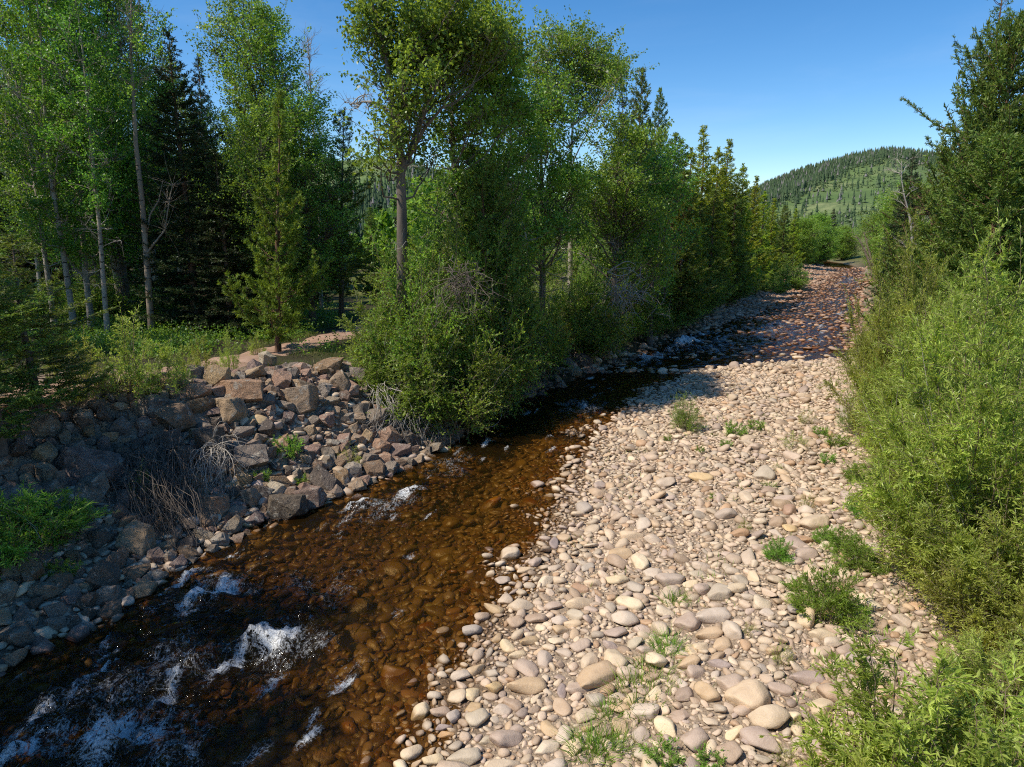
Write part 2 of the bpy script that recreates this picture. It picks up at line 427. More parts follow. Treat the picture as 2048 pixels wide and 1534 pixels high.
def shrub(name, seed, H, R, nstem, shoots, nl, lm, bm, LL=.08, WW=.2, low=.12, fold=False, up=.5, base=.3, shootL=(.25, .7), flop=.35, thick=.014):
    """many-stemmed willow-like bush with leaves set along side shoots"""
    rng = np.random.default_rng(seed)
    wood, fol = MB(), MB()
    an = rng.uniform(0, 6.283, nstem); q = np.sqrt(rng.random(nstem))
    a = np.stack([np.cos(an) * q * base * R, np.sin(an) * q * base * R, np.full(nstem, -.05)], 1)
    hh = H * (1 - .6 * q ** 2.0) * np.where(rng.random(nstem) < .25, rng.uniform(.85, 1.12, nstem), rng.uniform(.45, .9, nstem)) * (1 + .22 * np.sin(an * 3 + seed) * q)
    an2 = an + rng.normal(size=nstem) * .35
    b = np.stack([np.cos(an2) * q * R * rng.uniform(.8, 1.1, nstem), np.sin(an2) * q * R * rng.uniform(.8, 1.1, nstem), hh], 1)
    t = np.linspace(0, 1, 7)[None, :, None]
    horiz = (b - a) * np.array([1, 1, 0]); vert = (b - a) * np.array([0, 0, 1])
    P = a[:, None] + horiz[:, None] * t ** (1.25) + vert[:, None] * (t * (1 + flop) - flop * t ** 2.4)
    P = P + rng.normal(size=P.shape) * .03 * H * .3 * t
    wood.add(*tubes(P, thick * (.6 + .5 * rng.random((nstem, 1))) * np.linspace(1, .25, 7)[None], 4))
    # shoots
    n = nstem * shoots
    si = np.repeat(np.arange(nstem), shoots)
    u = low + (1 - low) * rng.random(n) ** .8
    fi = np.clip(u * 6, 0, 5.999); k = fi.astype(int); f = (fi - k)[:, None]
    s0 = P[si, k] * (1 - f) + P[si, k + 1] * f
    tg = unit(P[si, k + 1] - P[si, k])
    L = rng.uniform(*shootL, n) * (1.15 - .55 * u) * np.where(rng.random(n) < .12, 1.7, 1)
    d = unit(tg * up + rdir(rng, n) * .75 + unit(s0 * np.array([1, 1, 0]) + 1e-4) * .35 + np.array([0, 0, .2]))
    e = s0 + d * L[:, None]
    Q = curve3(s0, e, np.stack([np.zeros(n), np.zeros(n), L * .05], 1), 3)
    wood.add(*tubes(Q, np.array([.0045, .003, .0015])[None] * np.ones((n, 1)) * (thick / .014), 3))
    # leaves
    m = n * nl
    li = np.repeat(np.arange(n), nl)
    v = np.tile((np.arange(nl) + .7) / nl, n)[:, None] * rng.uniform(.9, 1.05, (m, 1))
    pos = s0[li] * (1 - v) + e[li] * v
    dl = unit(d[li] * .65 + rdir(rng, m) * .62 + np.array([0, 0, .12]))
    nr = rdir(rng, m) * .6 + np.array([0, 0, .8])
    l = LL * rng.uniform(.6, 1.2, m)
    fol.add(*leaves(pos, dl, nr, l, l * WW * rng.uniform(.8, 1.2, m), fold))
    nd = max(3, nstem // 6); k_ = rng.integers(nstem, size=nd)      # a few dead, leafless stems
    e = P[k_, -1] * rng.uniform(.8, 1.12, (nd, 1)) + rng.normal(size=(nd, 3)) * .12
    wood.add(*tubes(curve3(P[k_, 1], e, rng.normal(size=(nd, 3)) * .12, 6), thick * .7 * np.linspace(1, .25, 6)[None] * np.ones((nd, 1)), 4), mat=1)
    return wood.mesh(name + '_stems', [bm, B_DEAD], True), fol.mesh(name + '_leaves', [lm])

def conifer(name, seed, H, Rb, z0, prof, lm, bm, r0=.16, step=.4, nb=6, rise=.25, droop=.0, tip=.25, NL=.085, NW=.014, per=.028, tw_step=.13, tw_len=.42, jit=.2, lean=(0, 0), tuft=0, wob=.05, bare=.15):
    rng = np.random.default_rng(seed)
    wood, fol = MB(), MB()
    tr = trunk_poly(rng, H, lean, wob, 12)
    rr = r0 * np.linspace(1, .06, 12); rr[0] *= 1.25
    wood.add(*tubes(tr[None], rr[None], 8))
    BA, BD, BL, BU = [], [], [], []
    z = z0
    while z < H - .1:
        u = (z - z0) / (H - z0)
        L0 = Rb * prof(u)
        k = max(3, int(nb * (.55 + .45 * (1 - u)) + rng.random()))
        a0 = rng.uniform(0, 6.28)
        for j in range(k):
            an = a0 + j * 6.283 / k + rng.uniform(-.35, .35)
            BA.append(z + rng.uniform(-.5, .5) * step); BD.append(an); BL.append(max(.10, L0 * rng.uniform(1 - jit * 1.6, 1 + jit))); BU.append(u)
        z += step * (1 - .45 * u)
    BA, BD, BL, BU = map(np.array, (BA, BD, BL, BU)); BA = np.clip(BA, .1, H - .05)
    o = np.stack([np.interp(BA, tr[:, 2], tr[:, i]) for i in range(3)], 1)
    K = 6
    t = np.linspace(0, 1, K)[None]
    hx = BL[:, None] * t
    rise_ = rise + (.9 - rise) * BU ** 2.5 * .9
    hz = BL[:, None] * (rise_[:, None] * t - droop * (1 - BU[:, None]) * t ** 1.5 * 1.0 + tip * t ** 3)
    P = o[:, None] + np.stack([np.cos(BD)[:, None] * hx, np.sin(BD)[:, None] * hx, hz], -1)
    P[:, 1:] += rng.normal(size=P[:, 1:].shape) * .03 * BL[:, None, None]
    wood.add(*tubes(P, (.007 + .010 * BL)[:, None] * np.linspace(1, .25, K)[None], 4))
    # side twigs + the leader of each branch
    S, D, LN = [], [], []
    cnt = np.maximum(2, (BL / tw_step).astype(int))
    bi = np.repeat(np.arange(len(BL)), cnt)
    fr = np.concatenate([(np.arange(c) + rng.random(c)) / c for c in cnt])
    s = bare + (1 - bare) * fr
    fi = np.clip(s * (K - 1), 0, K - 1.001); kk = fi.astype(int); f = (fi - kk)[:, None]
    p0 = P[bi, kk] * (1 - f) + P[bi, kk + 1] * f
    tg = unit(P[bi, kk + 1] - P[bi, kk])
    side = unit(np.cross(tg, np.array([0, 0, 1.]))) * np.where(rng.random(len(bi)) < .5, -1, 1)[:, None]
    dd = unit(tg * .75 + side * rng.uniform(.35, 1.1, (len(bi), 1)) + np.array([0, 0, 1.]) * rng.normal(.12 if not droop else -.10, .25, (len(bi), 1)))
    ln = np.clip(tw_len * (1.1 - s) * np.minimum(1, BL[bi] / .8) + .10, .08, 2) * rng.uniform(.7, 1.2, len(bi))
    S.append(p0); D.append(dd); LN.append(ln)
    S.append(P[:, -2]); D.append(unit(P[:, -1] - P[:, -2])); LN.append(BL * .22 + .06)
    nt = max(3, int(H / 6))
    S.append(tr[-1:].repeat(nt, 0) - np.array([0, 0, .35])); D.append(unit(rng.normal(size=(nt, 3)) * .12 + np.array([0, 0, 1]))); LN.append(np.full(nt, .5))
    S, D, LN = np.concatenate(S), np.concatenate(D), np.concatenate(LN)
    wood.add(*tubes(np.stack([S, S + D * LN[:, None]], 1), np.array([[.006, .002]]) * np.ones((len(S), 1)), 3))
    c = np.maximum(3, (LN / per).astype(int))
    ti = np.repeat(np.arange(len(S)), c)
    v = np.concatenate([(np.arange(q) + .5) / q for q in c])
    if tuft: v = 1 - (1 - v) * (1 - tuft * .6)
    pos = S[ti] + D[ti] * (LN[ti] * v)[:, None]
    nd = unit(D[ti] * .62 + rdir(rng, len(ti)) * .75 + np.array([0, 0, .10]))
    l = NL * rng.uniform(.7, 1.2, len(ti))
    fol.add(*leaves(pos, nd, rdir(rng, len(ti)), l, NW * rng.uniform(.8, 1.3, len(ti))))
    return wood.mesh(name + '_wood', [bm], True), fol.mesh(name + '_needles', [lm])

def bare_tree(name, seed, trunk, r0, nbr, bm, H, zmin=.3, L=(.6, 1.8), tw=7, up=.7):
    rng = np.random.default_rng(seed)
    wood = MB(); tr = np.asarray(trunk, float); k = len(tr)
    wood.add(*tubes(tr[None], (r0 * np.linspace(1, .12, k))[None], 8))
    n = nbr; u = rng.uniform(zmin, .98, n)
    a = np.stack([np.interp(u * (k - 1), np.arange(k), tr[:, i]) for i in range(3)], 1)
    an = rng.uniform(0, 6.28, n); ll = rng.uniform(*L, n) * (1.2 - .7 * u)
    b = a + np.stack([np.cos(an) * ll, np.sin(an) * ll, up * ll * rng.uniform(.2, 1.4, n)], 1)
    P = curve3(a, b, rng.normal(size=(n, 3)) * .10, 6); P[:, 1:] += rng.normal(size=P[:, 1:].shape) * .03
    wood.add(*tubes(P, .02 * np.linspace(1, .3, 6)[None] * rng.uniform(.6, 1.2, (n, 1)), 4))
    i = np.repeat(np.arange(n), tw); q = rng.uniform(.3, 1, n * tw)
    fi = np.clip(q * 5, 0, 4.999); kk = fi.astype(int); f = (fi - kk)[:, None]
    s = P[i, kk] * (1 - f) + P[i, kk + 1] * f
    e = s + unit(unit(P[i, 5] - P[i, 0]) + rdir(rng, n * tw) * .9 + np.array([0, 0, .25])) * rng.uniform(.15, .6, (n * tw, 1))
    Q = curve3(s, e, rng.normal(size=s.shape) * .04, 4)
    wood.add(*tubes(Q, np.array([[.008, .006, .004, .002]]) * np.ones((len(s), 1)), 3))
    return wood, (Q, s)

def tussock(name, seed, n, H, R, lm, W=.008):
    """grass clump: curved blades"""
    rng = np.random.default_rng(seed); fol = MB()
    an = rng.uniform(0, 6.283, n); q = np.sqrt(rng.random(n)) * R
    b = np.stack([np.cos(an) * q, np.sin(an) * q, np.full(n, -.03)], 1)
    d = unit(np.stack([np.cos(an) * q / R * .7, np.sin(an) * q / R * .7, np.ones(n)], 1) + rng.normal(size=(n, 3)) * .28)
    L = H * rng.uniform(.5, 1.15, n)
    m = b + d * (L * .5)[:, None]; d2 = unit(d + np.array([0, 0, -.35]) + d * np.array([.5, .5, 0])); e = m + d2 * (L * .5)[:, None]
    s = unit(np.cross(d, rdir(rng, n))) * (W * .5)
    V = np.stack([b - s, b + s, m + s * .8, m - s * .8, e, e], 1)[:, :5]
    i = (np.arange(n) * 5)[:, None]
    fol.v.append(V.reshape(-1, 3).astype(np.float32)); fol.n = n * 5
    fol.f.append(i + np.array([[0, 1, 2, 3]])); fol.mi.append(np.zeros(n, np.int32))
    fol.f.append(i + np.array([[3, 2, 4]])); fol.mi.append(np.zeros(n, np.int32))
    return fol.mesh(name, [lm])
# ------------------------------------------------------------------ ground, path, water, hills
def axis(a, b, fine, lo, hi, g=1.12):
    c = list(np.arange(a, b, fine)); s = fine
    while c[-1] < hi: s *= g; c.append(c[-1] + s)
    s = fine; L = [a]
    while L[-1] > lo: s *= g; L.append(L[-1] - s)
    return np.array(L[:0:-1] + c)

def grid_faces(nx, ny):
    i = np.arange(nx * ny).reshape(ny, nx)
    return np.stack([i[:-1, :-1], i[:-1, 1:], i[1:, 1:], i[1:, :-1]], -1).reshape(-1, 4)

PATHC = [hit(*p) for p in [(20, 772), (120, 768), (240, 752), (360, 742), (470, 720), (590, 690), (680, 672), (760, 655)]]
PATHC = np.array([[-18, 14.5, 0]] + [[p[0], p[1], 0] for p in PATHC] + [[PATHC[-1][0] + 4, PATHC[-1][1] + 3.5, 0]])
def path_d(x, y):
    d = np.full(np.shape(x), 1e9)
    for a, b in zip(PATHC[:-1], PATHC[1:]):
        ab = b[:2] - a[:2]; t = np.clip(((x - a[0]) * ab[0] + (y - a[1]) * ab[1]) / (ab @ ab), 0, 1)
        d = np.minimum(d, np.hypot(x - a[0] - t * ab[0], y - a[1] - t * ab[1]))
    return d

def ground_mat():
    t = NT('earth_and_gravel')
    a = t.n('VertexColor', layer_name='mask'); sp = t.n('SeparateColor'); t.l(a.outputs[0], sp.inputs[0])
    pos = t.pos()
    n1 = t.noise(pos, 1.3, 5); n2 = t.noise(pos, 14, 4, .65); n3 = t.noise(pos, 90, 3, .7)
    vo = t.n('TexVoronoi'); vo.inputs['Scale'].default_value = 26; t.l(pos, vo.inputs['Vector'])
    vc = t.n('SeparateColor'); t.l(vo.outputs['Color'], vc.inputs[0])
    grav = t.ramp(vc.outputs[0], [(0, (.32, .24, .165)), (.35, (.44, .335, .23)), (.7, (.37, .275, .19)), (1, (.50, .385, .27))])
    grav = t.mix(t.mapr(vo.outputs['Distance'], .25, .6, 0, .55), grav, (.26, .19, .13))
    grav = t.mix(t.mapr(n2, .45, .7, 0, .7), grav, (.42, .315, .215))
    floor = t.ramp(n2, [(.25, (.022, .018, .010)), (.5, (.055, .045, .022)), (.75, (.05, .065, .016))])
    grass = t.ramp(n1, [(.3, (.10, .14, .025)), (.55, (.17, .18, .04)), (.75, (.27, .23, .08))])
    grass = t.mix(t.mapr(n2, .4, .7, 0, .5), grass, (.07, .10, .02))
    bank = t.ramp(n2, [(.3, (.24, .165, .11)), (.7, (.44, .315, .22))]); z_ = t.n('SeparateXYZ'); t.l(pos, z_.inputs[0]); bank = t.mix(t.mapr(z_.outputs[1], 18, 21), bank, floor)
    c = t.mix(sp.outputs[0], floor, grav); c = t.mix(sp.outputs[1], c, grass); c = t.mix(sp.outputs[2], c, bank)
    z = t.n('SeparateXYZ'); t.l(pos, z.inputs[0])
    w = t.mapr(z.outputs[2], -.02, .07, 1, 0)
    c = t.mix(w, c, t.mix(t.math('MULTIPLY', n1, n2), (.05, .022, .006), (.20, .10, .025)))
    h = t.math('ADD', t.math('MULTIPLY', vo.outputs['Distance'], -.6), t.math('ADD', n2, t.math('MULTIPLY', n3, .3)))
    return t.done(t.principled(c, .9, t.bump(h, .8, .05), .2).outputs[0])

def make_ground():
    xs = axis(-17, 12, .14, -1600, 1800); ys = axis(1, 33, .14, -120, 2600)
    X, Y = np.meshgrid(xs, ys)
    Z = height(X, Y)
    me = MB().add(np.stack([X, Y, Z], -1), grid_faces(len(xs), len(ys))).mesh('ground', [ground_mat()], True)
    dl, dr = edge_d(X, Y)
    nn = fbm(X * .8, Y * .8, s=21)
    grav = np.maximum(sstep(-.6, 0, dr) * (1 - sstep(6.5, 9, dr + nn)), sstep(-3, 0, -np.maximum(dl, dr)) * 1.0)
    grav = np.where((dl > 0), sstep(4.5, 2, dl) * sstep(38, 46, Y), grav)
    grav = np.where((dr > .3) & (Y > 30), 0, grav); grav = np.where((dl <= 0) & (dr <= 0), 1, grav)
    grass = np.where(dl > 0, sstep(20, 23, Y + nn) * sstep(4.5, 7, dl) * sstep(.1, .5, nn + .45) * sstep(-.37, -.31, X / np.maximum(Y, 1)), np.maximum(sstep(9, 11, dr), sstep(.5, 1.5, dr) * (Y > 30)))
    grass = np.maximum(grass, sstep(90, 160, Y))
    bank = np.where(dl > 0, 1 - sstep(np.where(Y < 19.5, 7.5, 4.6), np.where(Y < 19.5, 10.5, 7.5), dl + nn * .9), 0) * (Y < 38)
    bank = np.maximum(bank, (dl > 0) * (1 - sstep(.9, 2.0, path_d(X, Y) + nn * .4)))
    m = np.stack([grav, grass, bank, np.ones_like(grav)], -1).reshape(-1, 4).astype(np.float32)
    at = me.color_attributes.new('mask', 'FLOAT_COLOR', 'POINT'); at.data.foreach_set('color', m.ravel())
    o = link('ground', me); o['kind'] = 'structure'

    # red dirt path on the terrace
    t = NT('red_dirt')
    pos = t.pos(); n1 = t.noise(pos, 2.2, 5); n2 = t.noise(pos, 30, 4, .7)
    c = t.ramp(n1, [(.3, (.30, .18, .12)), (.7, (.44, .29, .205))]); c = t.mix(t.mapr(n2, .5, .7, 0, .6), c, (.26, .18, .13))
    mat = t.done(t.principled(c, .95, t.bump(n2, .5, .02), .15).outputs[0])
    L = np.concatenate([[0], np.cumsum(np.hypot(*np.diff(PATHC[:, :2], axis=0).T))]); s = np.arange(0, L[-1], .15)
    cx, cy = np.interp(s, L, PATHC[:, 0]), np.interp(s, L, PATHC[:, 1])
    tx, ty = np.gradient(cx), np.gradient(cy); q = np.hypot(tx, ty); nx, ny = -ty / q, tx / q
    w = np.linspace(-1, 1, 15)
    e = 1.0 + .3 * vnoise(s * 1.1, s * 0, s=4)
    X = cx[:, None] + nx[:, None] * w * e[:, None]; Y = cy[:, None] + ny[:, None] * w * e[:, None]
    Z = height(X, Y) + .05 - .06 * np.abs(w) ** 3
    o = link('path', MB().add(np.stack([X, Y, Z], -1), grid_faces(15, len(s))).mesh('path', [mat], True)); o['kind'] = 'structure'

# rapids: photo pixel of the centre, half length along the flow (m), half width, strength
RAPIDS = [(300, 1365, 1.7, .75, .54), (130, 1450, 1.5, .6, .56), (420, 1190, 1.1, .5, .56), (300, 1490, 1.2, .5, .56), (560, 1300, 1.0, .5, .54), (760, 1015, 1.5, .45, .53), (900, 930, 1.4, .4, .52), (1150, 815, 1.6, .6, .54), (640, 1180, 1.2, .4, .48), (680, 1340, .8, .3, .48), (1380, 690, 3.5, 1.2, .56), (1550, 660, 4, 1.2, .52), (430, 1195, .75, .28, 1.0), (372, 1160, .5, .2, .85), (330, 1215, .8, .2, .55), (560, 1290, .5, .22, 1.0), (480, 1320, .8, .16, .85), (360, 1300, .6, .2, .6),
          (350, 1372, .7, .18, .8), (215, 1352, .35, .16, .9), (140, 1395, .6, .2, .7), (60, 1450, .6, .25, .75), (270, 1425, .5, .25, .55),
          (250, 1490, .55, .22, .95), (310, 1475, .4, .2, .8), (120, 1500, .7, .2, .6), (30, 1520, .5, .2, .8), (500, 1505, .35, .12, .6), (640, 1360, .35, .12, .4), (590, 1205, .3, .1, .4),
          (680, 1160, .25, .08, .5), (740, 1325, .3, .1, .45), (770, 1280, .25, .1, .45), (450, 1240, .5, .15, .5), (200, 1290, .5, .15, .35),
          (720, 1010, .7, .16, .75), (815, 995, .6, .2, .8), (690, 1040, .8, .12, .6), (850, 960, .7, .15, .5), (640, 1055, .5, .1, .5), (970, 890, .6, .18, .8), (920, 905, .6, .14, .6),
          (1050, 828, .4, .2, .7), (1020, 850, .4, .15, .5), (1170, 815, .7, .22, .75), (1190, 795, .6, .2, .6), (1160, 840, .8, .15, .45), (1180, 772, .7, .15, .5),
          (1300, 718, 1.6, .35, .8), (1370, 688, 1.8, .5, .95), (1400, 668, 1.6, .4, .8), (1345, 700, 1.5, .3, .8), (1440, 680, 1.6, .3, .6), (1290, 727, 1, .2, .6),
          (1500, 700, 1.6, .25, .4), (1560, 655, 1.5, .22, .6), (1640, 655, 1.4, .2, .7), (1680, 628, 1.6, .22, .8), (1600, 640, 2, .25, .5), (1690, 600, 2, .3, .6), (1550, 690, 1.5, .2, .35),
          (1470, 640, 2, .3, .5), (1660, 690, 1.2, .2, .5), (1700, 560, 3, .4, .6), (1640, 532, 4, .7, .7)]

def water_mat():
    t = NT('amber_river_water')
    at = t.n('Attribute', attribute_name='foam'); pos = t.pos()
    mp = t.n('Mapping'); mp.inputs['Rotation'].default_value = (0, 0, rad(-38)); mp.inputs['Scale'].default_value = (1, .45, 1); t.l(pos, mp.inputs['Vector'])
    n1 = t.noise(mp.outputs[0], 3.0, 4, .55, .6); n2 = t.noise(mp.outputs[0], 14, 4, .6, .5); n3 = t.noise(pos, 42, 4, .7, .3)
    rip = t.math('ADD', t.math('MULTIPLY', n1, 1.0), t.math('MULTIPLY', n2, .42))
    rip = t.math('MULTIPLY_ADD', n3, .10, rip)
    nrm = t.bump(rip, .42, .08)
    tr = t.n('BsdfTransparent'); tr.inputs[0].default_value = (.80, .66, .41, 1)
    gl = t.n('BsdfGlossy'); gl.inputs['Roughness'].default_value = .07; gl.inputs['Color'].default_value = (.38, .39, .40, 1); t.l(nrm, gl.inputs['Normal'])
    fr = t.n('Fresnel'); fr.inputs['IOR'].default_value = 1.33; t.l(nrm, fr.inputs['Normal'])
    m1 = t.n('MixShader'); t.l(fr.outputs[0], m1.inputs[0]); t.l(tr.outputs[0], m1.inputs[1]); t.l(gl.outputs[0], m1.inputs[2])
    # foam: lacy, broken up by fine noise
    f1 = t.noise(mp.outputs[0], 3.4, 6, .62, 2.4); f2 = t.noise(pos, 20, 5, .72, 1.0); f3 = t.noise(pos, 9, 5, .62, 2.2)
    def ridge(f): return t.math('SUBTRACT', 1.0, t.math('ABSOLUTE', t.math('MULTIPLY_ADD', f, 5.0, -2.5)), None, True)
    lace = t.math('MAXIMUM', ridge(f1), t.math('MULTIPLY', ridge(f3), .92))
    lace = t.math('ADD', t.math('MULTIPLY', lace, .62), t.math('MULTIPLY', f2, .62))
    thr = t.math('MULTIPLY_ADD', at.outputs['Fac'], -.74, 1.17)
    k = t.math('SUBTRACT', lace, thr)
    k = t.mapr(k, 0, .36, 0, .95)
    sp = t.math('MULTIPLY', t.mapr(t.noise(pos, 60, 2, .6), .66, .78, 0, .16), t.mapr(t.noise(pos, 1.6, 3), .5, .62, 0, 1))  # white dots painted into the foam mask as sun glints on ripples
    k = t.math('MAXIMUM', k, t.math('MULTIPLY', sp, 1.0))
    fo = t.n('BsdfPrincipled'); fo.inputs['Base Color'].default_value = (.82, .82, .80, 1); fo.inputs['Roughness'].default_value = .5
    t.l(t.bump(f2, .8, .05), fo.inputs['Normal'])
    m2 = t.n('MixShader'); t.l(k, m2.inputs[0]); mk = t.n('BsdfDiffuse'); mk.inputs[0].default_value = (.15, .085, .025, 1); m0 = t.n('MixShader'); m0.inputs[0].default_value = .06; t.l(m1.outputs[0], m0.inputs[1]); t.l(mk.outputs[0], m0.inputs[2]); t.l(m0.outputs[0], m2.inputs[1]); t.l(fo.outputs[0], m2.inputs[2])
    return t.done(m2.outputs[0])

_g = np.random.default_rng(404)
for _ in range(150):
    _y = 5 + 27 * _g.random(); _u = _g.uniform(.03, .8) if _y < 20 else _g.uniform(.03, .6)
    _x = xL(_y) * (1 - _u) + xR(_y) * _u
    if vnoise(_x * .5, _y * .5, s=77) < -.1: continue
    _p = to_px((_x, _y, 0)); RAPIDS.append((_p[0], _p[1], _g.uniform(.15, .5), _g.uniform(.04, .11), _g.uniform(.4, .8)))
for _ in range(70):
    _y = 32 + 60 * _g.random(); _u = _g.uniform(.1, .95)
    _x = xL(_y) * (1 - _u) + xR(_y) * _u
    _p = to_px((_x, _y, 0)); RAPIDS.append((_p[0], _p[1], _g.uniform(.6, 1.8), _g.uniform(.08, .2), _g.uniform(.4, .75)))
def make_water():
    b = MB(); X_, Y_, Fs = [], [], []
    ys = np.concatenate([np.arange(-4, 16, .05), np.arange(16, 34, .08), np.arange(34, 90, .22), np.arange(90, 175, .8)])
    us = np.linspace(0, 1, 190)
    l = xL(ys) - 1.2; r = xR(ys) + 2.2
    X = l[:, None] + (r - l)[:, None] * us[None]; Y = np.broadcast_to(ys[:, None], X.shape)
    foam = np.zeros_like(X); bmp = np.zeros_like(X)
    for px, py, La, Wa, s in RAPIDS:
        if .13 < Wa < .35: Wa *= .8
        c = on_z(px, py); e = .8
        fx = (xL(c[1] + e) - xL(c[1] - e) + xR(c[1] + e) - xR(c[1] - e)) / (4 * e); f = np.array([fx, 1]); f /= np.linalg.norm(f)
        dx, dy = X - c[0], Y - c[1]
        wob = 1.1 * Wa * fbm(X * 2.0, Y * 2.0, s=int(px), o=2)
        a = (dx * f[0] + dy * f[1]) / La; q = (dx * f[1] - dy * f[0] + wob) / Wa
        g = np.exp(-(a * a) * .9 - q * q * .55) * s
        foam = np.maximum(foam, g); bmp += g * np.minimum(Wa, .35) * .45
    rot = rad(40); cx, sx = math.cos(rot), math.sin(rot)
    U = X * cx - Y * sx; V = X * sx + Y * cx
    wv = .022 * fbm(U * 1.8, V * .9, s=31, o=4) + .010 * fbm(U * 7, V * 3.5, s=33, o=3)
    Z = wv * (1 + 1.5 * np.minimum(foam, 1)) + bmp * (.45 + .9 * fbm(X * 4, Y * 4, s=41, o=4)) + foam * .03 * fbm(X * 14, Y * 14, s=47, o=2)
    o_me = MB().add(np.stack([X, Y, Z], -1), grid_faces(X.shape[1], X.shape[0])).mesh('river', [water_mat()], True)
    at = o_me.attributes.new('foam', 'FLOAT', 'POINT'); at.data.foreach_set('value', foam.astype(np.float32).ravel())
    o = link('river', o_me); o['kind'] = 'structure'

# hill line: photo column -> photo row of the ridge, distance of the ridge
RIDGE = [(-900, 330), (-300, 300), (100, 318), (480, 345), (640, 322), (760, 312), (900, 352), (1150, 412), (1330, 428), (1480, 405), (1530, 376), (1590, 352), (1650, 333), (1720, 314), (1790, 305), (1850, 312), (1960, 330), (2200, 370), (2700, 410)]
def make_hills():
    cols = np.linspace(-900, 2700, 220)
    ridge = np.interp(cols, [r[0] for r in RIDGE], [r[1] for r in RIDGE])
    D = np.where(cols < 1400, 520 + 0 * cols, 900.0)
    D = 520 + 380 * sstep(1150, 1480, cols)
    vs = np.linspace(0, 1, 46)
    V = np.zeros((len(vs), len(cols), 3)); vc = np.clip((vs - .8) / .2, 0, 1)
    for j, (c, rr, d) in enumerate(zip(cols, ridge, D)):
        top = at_y(c, rr, d)
        dirx = top[0] / d
        h = top[2]
        y = np.where(vs < .8, d * (.42 + .58 * vs / .8), d * (1 + .5 * (vs - .8) / .2))
        z = np.where(vs < .8, h * np.power(vs / .8, 1.25), h * (1 - .5 * vc ** 1.5))
        V[:, j, 0] = dirx * y; V[:, j, 1] = y; V[:, j, 2] = z - 1.0
    n = fbm(V[..., 0] * .012, V[..., 1] * .012, s=61, o=4)
    V[..., 2] += n * 7 * np.sin(np.pi * np.clip(vs / .8, 0, 1))[:, None]
    t = NT('hillside'); pos = t.pos()
    n1 = t.noise(pos, .014, 5, .6); n2 = t.noise(pos, .12, 5, .7); n3 = t.noise(pos, .6, 3, .7)
    c = t.ramp(n1, [(.35, (.10, .16, .05)), (.5, (.14, .20, .065)), (.66, (.23, .255, .11)), (.82, (.30, .29, .155))])
    c = t.mix(t.mapr(n2, .42, .6, 0, .6), c, (.095, .14, .055)); c = t.mix(t.mapr(n3, .5, .66, 0, .4), c, (.08, .12, .05))
    mat = t.done(t.principled(c, .95, t.bump(n2, .7, 3), .1).outputs[0])
    o = link('hills', MB().add(V, grid_faces(len(cols), len(vs))).mesh('hills', [mat], True)); o['kind'] = 'structure'
    # woods on the hills: jagged little conifers, and scrub
    rng = np.random.default_rng(5)
    def place(n, wfun, c0=-900, c1=2700):
        i = rng.uniform(0, len(vs) - 1.01, n); j = rng.uniform(np.interp(c0, cols, range(len(cols))), np.interp(c1, cols, range(len(cols))) - 1.01, n)
        a, b = i.astype(int), j.astype(int); f, g = (i - a)[:, None], (j - b)[:, None]
        p = (V[a, b] * (1 - f) + V[a + 1, b] * f) * (1 - g) + (V[a, b + 1] * (1 - f) + V[a + 1, b + 1] * f) * g
        w = wfun(np.interp(i, range(len(vs)), vs), np.interp(j, range(len(cols)), cols), p)
        return p[rng.random(n) < w]
    def wood_w(v, c, p):
        nn = fbm(p[:, 0] * .01, p[:, 1] * .01, s=71)
        edge = np.interp(c, [1400, 1560, 1700, 1800, 1900], [.28, .40, .58, .70, .68])
        right = sstep(-.05, .05, v - edge + nn * .05)
        left = sstep(-.35, .1, nn)
        return np.where(c > 1400, np.maximum(right, .05), left) * (v < .86)
    P = np.concatenate([place(24000, wood_w), place(15000, wood_w, 1440, 2050)])
    n = len(P); h = rng.uniform(6, 12, n) * np.where(P[:, 1] < 600, .8, 1); w = h * rng.uniform(.13, .2, n)
    b = MB()
    K = 6
    for q, (za, zb, wa) in enumerate([(.05, .48, 1.0), (.3, .75, .75), (.6, 1.0, .48)]):
        an = np.arange(K) * 6.283 / K + q
        rr = 1 + .5 * (rng.random((n, K)) - .5)
        ring = np.stack([P[:, None, 0] + np.cos(an) * (w * wa)[:, None] * rr, P[:, None, 1] + np.sin(an) * (w * wa)[:, None] * rr, P[:, None, 2] + (h * za)[:, None] - .1 * h[:, None] * (rr - 1)], -1)
        apex = P + np.stack([rng.normal(size=n) * .1, rng.normal(size=n) * .1, h * zb], 1)
        Vv = np.concatenate([ring, apex[:, None]], 1)
        i0 = (np.arange(n) * (K + 1))[:, None]
        F = np.concatenate([i0 + np.array([[k, (k + 1) % K, K]]) for k in range(K)])
        b.add(Vv, F)
    t = NT('far_conifers'); isl = t.n('NewGeometry').outputs['Random Per Island']
    c = t.ramp(isl, [(0, (.055, .085, .042)), (.6, (.085, .13, .058)), (.86, (.11, .15, .07)), (.9, (.21, .19, .17)), (1, (.24, .22, .20))])
    o = link('hillside_forest', b.mesh('hillside_forest', [t.done(t.principled(c, .9, None, .1).outputs[0])])); o['kind'] = 'stuff'
    P = place(30000, lambda v, c, p: np.where((c > 1380) & (v < .8), .9 * sstep(-.25, .25, fbm(p[:, 0] * .02, p[:, 1] * .02, s=81)), .25))
    n = len(P); s = rng.uniform(.8, 2.2, n)
    K = 10
    pos = (P[:, None] + rng.normal(size=(n, K, 3)) * (s[:, None, None] * np.array([.6, .6, .35])) + np.array([0, 0, .5])).reshape(-1, 3)
    b = MB().add(*leaves(pos, rdir(rng, n * K), rdir(rng, n * K) + np.array([0, 0, .8]), np.repeat(s, K) * .8, np.repeat(s, K) * .8))
